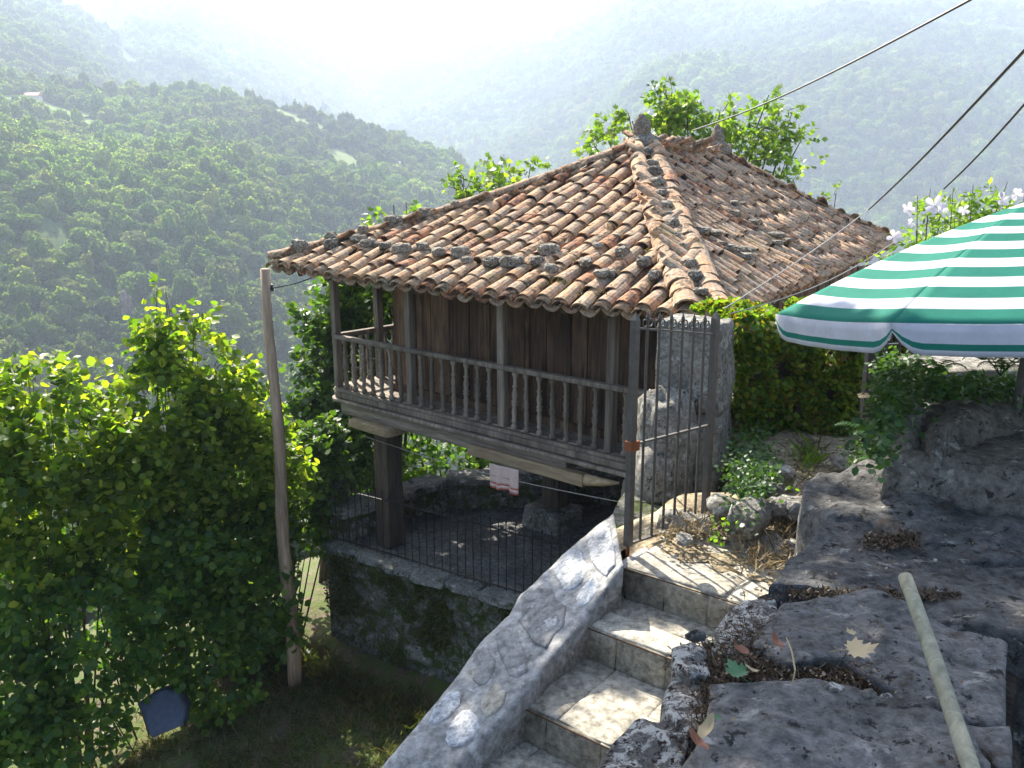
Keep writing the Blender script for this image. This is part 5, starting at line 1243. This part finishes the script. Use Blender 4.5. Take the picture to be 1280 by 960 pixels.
plant('shade_bush', 'darker leafy bush filling the slope below the tall hazel', 'bush', V(-5.2, 11.2, -9.8), [B(130,710,11.6,62), B(215,715,11.8,60), B(295,700,12.3,52), B(40,750,11.2,70), B(150,800,11.3,60), B(245,790,11.6,56), B(10,860,10.6,70), B(95,890,10.6,52), B(320,770,12.2,46), B(60,930,10.2,50), B(-10,930,10.0,50), B(275,850,11.6,34), B(330,660,12.9,36)], 3400, 8, .34, .12, M['vine'], stems=16, sr=.02, seed=3, fill=.3)
plant('vine_bush', 'leafy vine thicket growing over the terrace corner beside the pole', 'bush', V(-4.0, 13.9, -8.6), [B(400,590,14.6,40), B(385,655,14.2,28), B(350,640,14.0,40), B(345,580,14.6,34), B(315,720,13.3,36), B(318,810,12.9,34), B(270,850,12.4,26), B(425,560,15.1,34), B(405,625,14.6,28), B(312,745,13.6,30), B(330,780,13.8,26), B(318,860,13.0,26)], 2000, 8, .34, .12, M['syc'], stems=9, sr=.02, seed=4, fill=.35)
plant('sycamore_sapling', 'bright leafy sapling rising behind the left gallery corner', 'tree', V(-4.2, 17.6, -8.8), [B(408,392,17.2,22), B(440,372,17.4,30), B(460,430,17.5,34), B(405,440,17.2,26), B(408,500,16.9,30), B(380,535,16.6,26), B(440,490,17.2,36), B(395,570,16.4,36), B(450,560,17,42), B(470,380,17.8,24)], 1900, 9, .4, .14, M['syc'], stems=7, sr=.05, seed=6)
plant('thicket', 'dark green thicket in the shade behind the granary legs', 'bush', V(-1.5, 20, -8.5), [(V(-2.1, 18.6, -2.6), (1.3, 1.0, 1.2)), (V(-3.2, 18.4, -3.2), (1.2, 1.0, 1.4)), B(500,580,18.6,60), B(570,570,19,60), B(640,570,19.6,60), B(720,580,19.4,55), B(790,590,18,50), B(470,610,18,40), B(690,620,19.5,50)], 1900, 8, .4, .15, M['vine'], stems=8, sr=.04, seed=7)  # first two blobs added, hidden by the granary, to block sun from the terrace
# fig trees behind the roof
plant('fig_tree', 'large bright fig tree behind the two roof finials', 'tree', V(4.6, 21.5, -4.5), [B(765,168,20.6,24,1,.8), B(790,148,20.8,18), B(745,180,20.4,10), B(838,128,21,18), B(862,132,21,18), B(848,155,21,26), B(825,172,21,22), B(895,165,20.8,26), B(915,150,20.8,16), B(962,124,21,14), B(970,140,21,14), B(945,160,21,26), B(965,192,20.8,26), B(930,205,20.4,26), B(992,178,21,15), B(985,205,20.9,14), B(985,150,21,9)], 640, 9, .42, .155, M['fig'], LEAF_FIG, stems=17, sr=.06, seed=8, fill=.3)
plant('fig_tree', 'fig tree top peeking over the middle of the left roof edge', 'tree', V(-.8, 19.5, -7.5), [B(600,232,19,26), B(635,214,19,24,1,.8), B(580,240,18.8,14), B(660,212,19,14,1,.6), B(625,300,19,50)], 420, 8, .4, .15, M['fig'], LEAF_FIG, stems=5, sr=.05, seed=9, fill=.3)
plant('fig_tree', 'small fig crown peeking over the left end of the roof', 'tree', V(-2.6, 18.2, -8.0), [B(490,262,17.8,20,1,.7), B(512,256,17.8,13), B(500,330,17.6,50), B(480,380,17.4,45)], 420, 8, .36, .14, M['fig'], LEAF_FIG, stems=4, sr=.05, seed=10, fill=.3)
plant('fig_tree', 'fig sprigs showing above the far right roof hip', 'tree', V(8.4, 21.5, -4.0), [B(1005,245,20.6,14,1,.6), B(1045,246,20.8,8), B(985,235,20.4,14)], 60, 7, .35, .13, M['fig'], LEAF_FIG, stems=3, sr=.04, seed=11, fill=.3)
# flowering shrub behind the umbrella
hb_ = plant('hibiscus_shrub', 'hibiscus shrub with pale pink flowers behind the umbrella', 'shrub', V(3.0, 5.9, -2.2), [B(1145,255,6.0,16), B(1170,280,6.0,24), B(1205,275,6,22), B(1150,290,5.9,20), B(1240,265,6,22), B(1265,280,6,22), B(1190,240,6,9,1,1.6), B(1160,238,6,8), B(1217,240,6,10,1,1.3), B(1258,232,6,8,1,1.4), B(1230,330,6.1,60), B(1130,340,6.3,28)], 520, 7, .13, .055, M['fig'], LEAF_LONG, stems=12, sr=.012, seed=12, fill=.2, droop=.05)
m_ = None
for i, (px, py, s, Y) in enumerate([(1134, 262, .05, 5.75), (1168, 257, .065, 5.8), (1177, 265, .05, 5.75), (1117, 296, .045, 5.6), (1205, 262, .035, 5.8), (1252, 250, .05, 5.8), (1138, 279, .03, 5.7), (1270, 243, .04, 5.8)]):
    c = PY(px, py, Y); f_ = MB(); rr = random.Random(i); ax = V(rr.uniform(-.5, .5), -1, rr.uniform(-.1, .6)).normalized(); a = ax.cross(ZU).normalized(); b_ = ax.cross(a)
    for k in range(5):
        t = k*2*math.pi/5+rr.random(); u_ = a*math.cos(t)+b_*math.sin(t); v_ = a*-math.sin(t)+b_*math.cos(t)
        P = [c, c+u_*s*.5-v_*s*.32+ax*s*.25, c+u_*s*.95-v_*s*.3+ax*s*.35, c+u_*s*1.08+ax*s*.3, c+u_*s*.95+v_*s*.3+ax*s*.35, c+u_*s*.5+v_*s*.32+ax*s*.25]; f_.add(P, [(0,1,2,3), (0,3,4,5)])
    child(f_, 'flower', M['petal'], hb_, True)
# ivy and ferns on the back of the rock wall
def ivy_patch(name, label, pts_px, z, n, lf, seed, sprd=8, mat='ivy', cat='ivy'):
    r = np.random.RandomState(seed); P = []; D = []
    for _ in range(n):
        x, y, w, h = pts_px[r.randint(len(pts_px))]; q = PZ(x+r.normal()*w, y+r.normal()*h, z+r.normal()*min(.05, lf)); P.append(tuple(q)); D.append((r.normal()*.6, -.3+r.normal()*.5, -.2+r.normal()*.5))
    P = np.array(P); o_ = P.mean(0); o = obj(name, leaf_mesh(name, P-o_, np.array(D), lf*(.6+.7*r.rand(len(P))), M[mat], LEAF_HAZEL, .8, seed), None, Vector(o_)); tag(o, label, cat, kind='stuff'); return o
ivy_patch('ivy', 'ivy trailing over the back stones of the rock wall', [(1170,478,22,9), (1230,480,30,8), (1275,485,20,8), (1120,500,14,18), (1130,462,18,10), (1100,540,10,18), (1200,490,30,6), (1110,480,12,20)], -.95, 3800, .030, 31, mat='vined')
ivy_patch('ivy', 'dark ivy creeping up the foot of the hedge by the pillar', [(935,560,14,22), (930,600,12,20), (955,590,10,14), (1080,560,12,14), (1100,520,10,20)], -1.95, 2600, .034, 32, mat='vined')
def fern(c, L, n, label, seed, mat='fern', up=.5, spread=6.28, az0=0):
    rr = random.Random(seed); m_ = MB(); root = empty('fern', c, label, 'fern')
    for i in range(n):
        az = az0+spread*(i+rr.random()*.5)/n; d = V(math.cos(az), math.sin(az), 0); l = L*rr.uniform(.7, 1.1); pts_ = [Vector(c)+d*l*t*(1-.2*t)+V(0, 0, l*(up*1.6*t-up*1.3*t*t)) for t in [k/12 for k in range(13)]]
        m_ = MB(); m_.tube(pts_, .0025, 3)
        for k in range(2, 13):
            t = k/12; w = l*.28*math.sin(math.pi*min(1, .15+t*.85))**.8; dd = (pts_[k]-pts_[k-1]).normalized(); s_ = dd.cross(ZU).normalized()
            for sg in (-1, 1):
                q = pts_[k]; e = q+s_*sg*w+dd*w*.35-V(0, 0, w*.15); m_.add([q-dd*l*.025, e, q+dd*l*.03], [(0, 1, 2)])
        me_ = child(m_, 'frond', M[mat], root)
    return root
fern(PZ(1250, 470, -.85), .20, 8, 'upright fern growing on top of the rock wall under the umbrella', 1, up=1.0)
fern(PZ(1165, 470, -.9), .17, 8, 'leafy fern among the ivy left on the rock wall', 2, up=.8)
fern(PZ(1090, 545, -1.75), .32, 7, 'arching fern spilling over beside the iron fence post', 3, up=.5)
fern(PZ(1100, 500, -1.45), .26, 6, 'fern frond with browned tips above the arching fern', 4, 'dry', .4, 2.5, 2.6)
fern(PZ(1115, 590, -1.75), .26, 6, 'low fern at the foot of the iron fence post', 5, up=.5)
# weeds, stones and grass by the path
for i, (px, py, r_, lab) in enumerate([(967, 588, (.16, .12, .10), 'pointed sunlit stone on top of the small heap by the hedge'), (962, 608, (.11, .10, .09), 'round stone under the pointed one by the hedge'), (1000, 632, (.15, .12, .10), 'brown stone at the edge of the dirt path'), (938, 640, (.20, .13, .12), 'broad shaded stone between pillar and dirt path'), (975, 630, (.12, .1, .08), 'small stone between the two larger path stones'), (905, 628, (.12, .1, .08), 'small stone at the right foot of the pillar'), (855, 668, (.07, .05, .03), 'pale pebble below the gate'), (1062, 572, (.14,.10,.06), 'flat sunlit stone by the fence post')]):
    c = PZ(px, py+6, UP+.22); top(rock(c, r_, 90+i, .25, 3, .1, rs.uniform(0, 3)), 'stone', M['pillar'], lab, 'stone', smooth=False)
pp = []
for _ in range(800):
    px, py = [(rs.normal(1010, 16), rs.normal(570, 14)), (rs.normal(990, 20), rs.normal(640, 16)), (rs.uniform(960, 1040), rs.uniform(590, 700)), (rs.normal(890, 25), rs.normal(652, 8)), (rs.uniform(925, 1010), rs.normal(700, 8))][rs.choice(5, p=[.3, .15, .25, .15, .15])]
    pp.append(PZ(px, py+6, UP+.14))
tag(blades('path_grass', pp, .10, .006, M['dry'], None, 41, .9), 'dry straw and grass tufts along the sunlit dirt path', 'dry grass')
pp = [PZ(rs.normal(1012, 10), rs.normal(578, 6), UP+.15) for _ in range(50)]
tag(blades('green_grass', pp, .15, .007, M['green'], None, 42, .5), 'bright green grass tuft beside the stone heap', 'grass')
ivy_patch('weed', 'small bright green weeds beside the kerb stones', [(905,655,12,6), (925,650,8,5), (985,605,7,6), (895,672,6,4)], UP+.2, 80, .030, 43, mat='green', cat='weed')
ivy_patch('leaf_litter', 'brown leaf litter around the pillar foot and kerb', [(880,655,22,9), (940,655,25,12), (1000,650,20,20), (850,665,16,6), (985,700,20,8)], UP+.1, 700, .03, 44, mat='dry', cat='litter')
ivy_patch('leaf_litter', 'small brown leaf bits and grit scattered over the dark boulders', [(940,815,30,22), (1040,845,40,8), (900,890,14,24), (1000,780,60,30), (1120,700,60,30), (1080,870,70,30)], -1.165, 420, .009, 45, mat='dryd', cat='litter')
# blue sheet of plastic lying at the bush foot
P = [PY(x, y, 10.75-.25*(y-890)/30) for x, y in [(172,881),(188,869),(206,862),(222,866),(232,884),(229,906),(210,914),(190,923)]]
top(slab(P, .28, (.1, -1, .35), .01, .03, 6, 4, .02, 9), 'plastic_tub', M['blue'], 'dark blue grey plastic tub lying half hidden at the foot of the bushes', 'tub', smooth=True)
# weeds around wall foot
gp2 = []
for _ in range(2600):
    x = rs.uniform(-4.6, -1.2); y = 12.9-(x+3.05)*.75+rs.normal()*.25-.3; gp2.append((x, y, lawn_z(x, y)))
tag(blades('wall_foot_grass', gp2, .26, .012, M['grass'], None, 51, .5), 'longer grass along the foot of the terrace wall', 'grass')

# unseen tree added left of view, crown placed to shade parapet and boulders
CB = [(V(-7.5, 10.5, 5.0), (2.0, 1.6, 1.4)), (V(-5.6, 10.8, 4.2), (1.4, 1.1, .8)), (V(-4.4, 11.1, 3.9), (1.1, .95, .7)), (V(-3.45, 11.4, 3.8), (.95, .85, .6)), (V(-2.75, 11.75, 3.8), (.75, .75, .5)), (V(-6, 8.5, 4.6), (1.8, 1.6, 1.0)), (V(-3.9, 7.2, 4.0), (1.5, 1.3, .7)), (V(-2.2, 6.9, 3.8), (1.25, 1.35, .6)), (V(-1.45, 7.3, 3.7), (.75, .95, .5)), (V(-9, 9, 6), (2.4, 2.4, 2))]
ct_ = plant('unseen_shade_tree', 'unseen leafy chestnut added left of view to shade the parapet and boulders', 'tree', V(-9.0, 8.8, -9.5), CB, 6500, 9, .36, .16, M['hazel'], stems=0, sr=.28, seed=61, fill=.1, twigs=.1)
m_ = MB(); tk = [V(-9.0, 8.8, -9.7), V(-8.9, 8.9, -6), V(-9.1, 9.0, -2), V(-9.0, 9.0, 2), V(-9.0, 9.0, 5.5)]; m_.tube(tk, [.36, .28, .25, .22, .12], 12)
for i, (c, r_) in enumerate(CB[:-1]):
    q0 = V(-9, 9, 3.0+.25*i); m_.tube([q0, q0.lerp(c, .4)+V(0, 0, .5), q0.lerp(c, .75)+V(0, 0, .35), c], [.13, .10, .06, .02], 7)
child(m_, 'trunk', M['branch'], ct_, True)
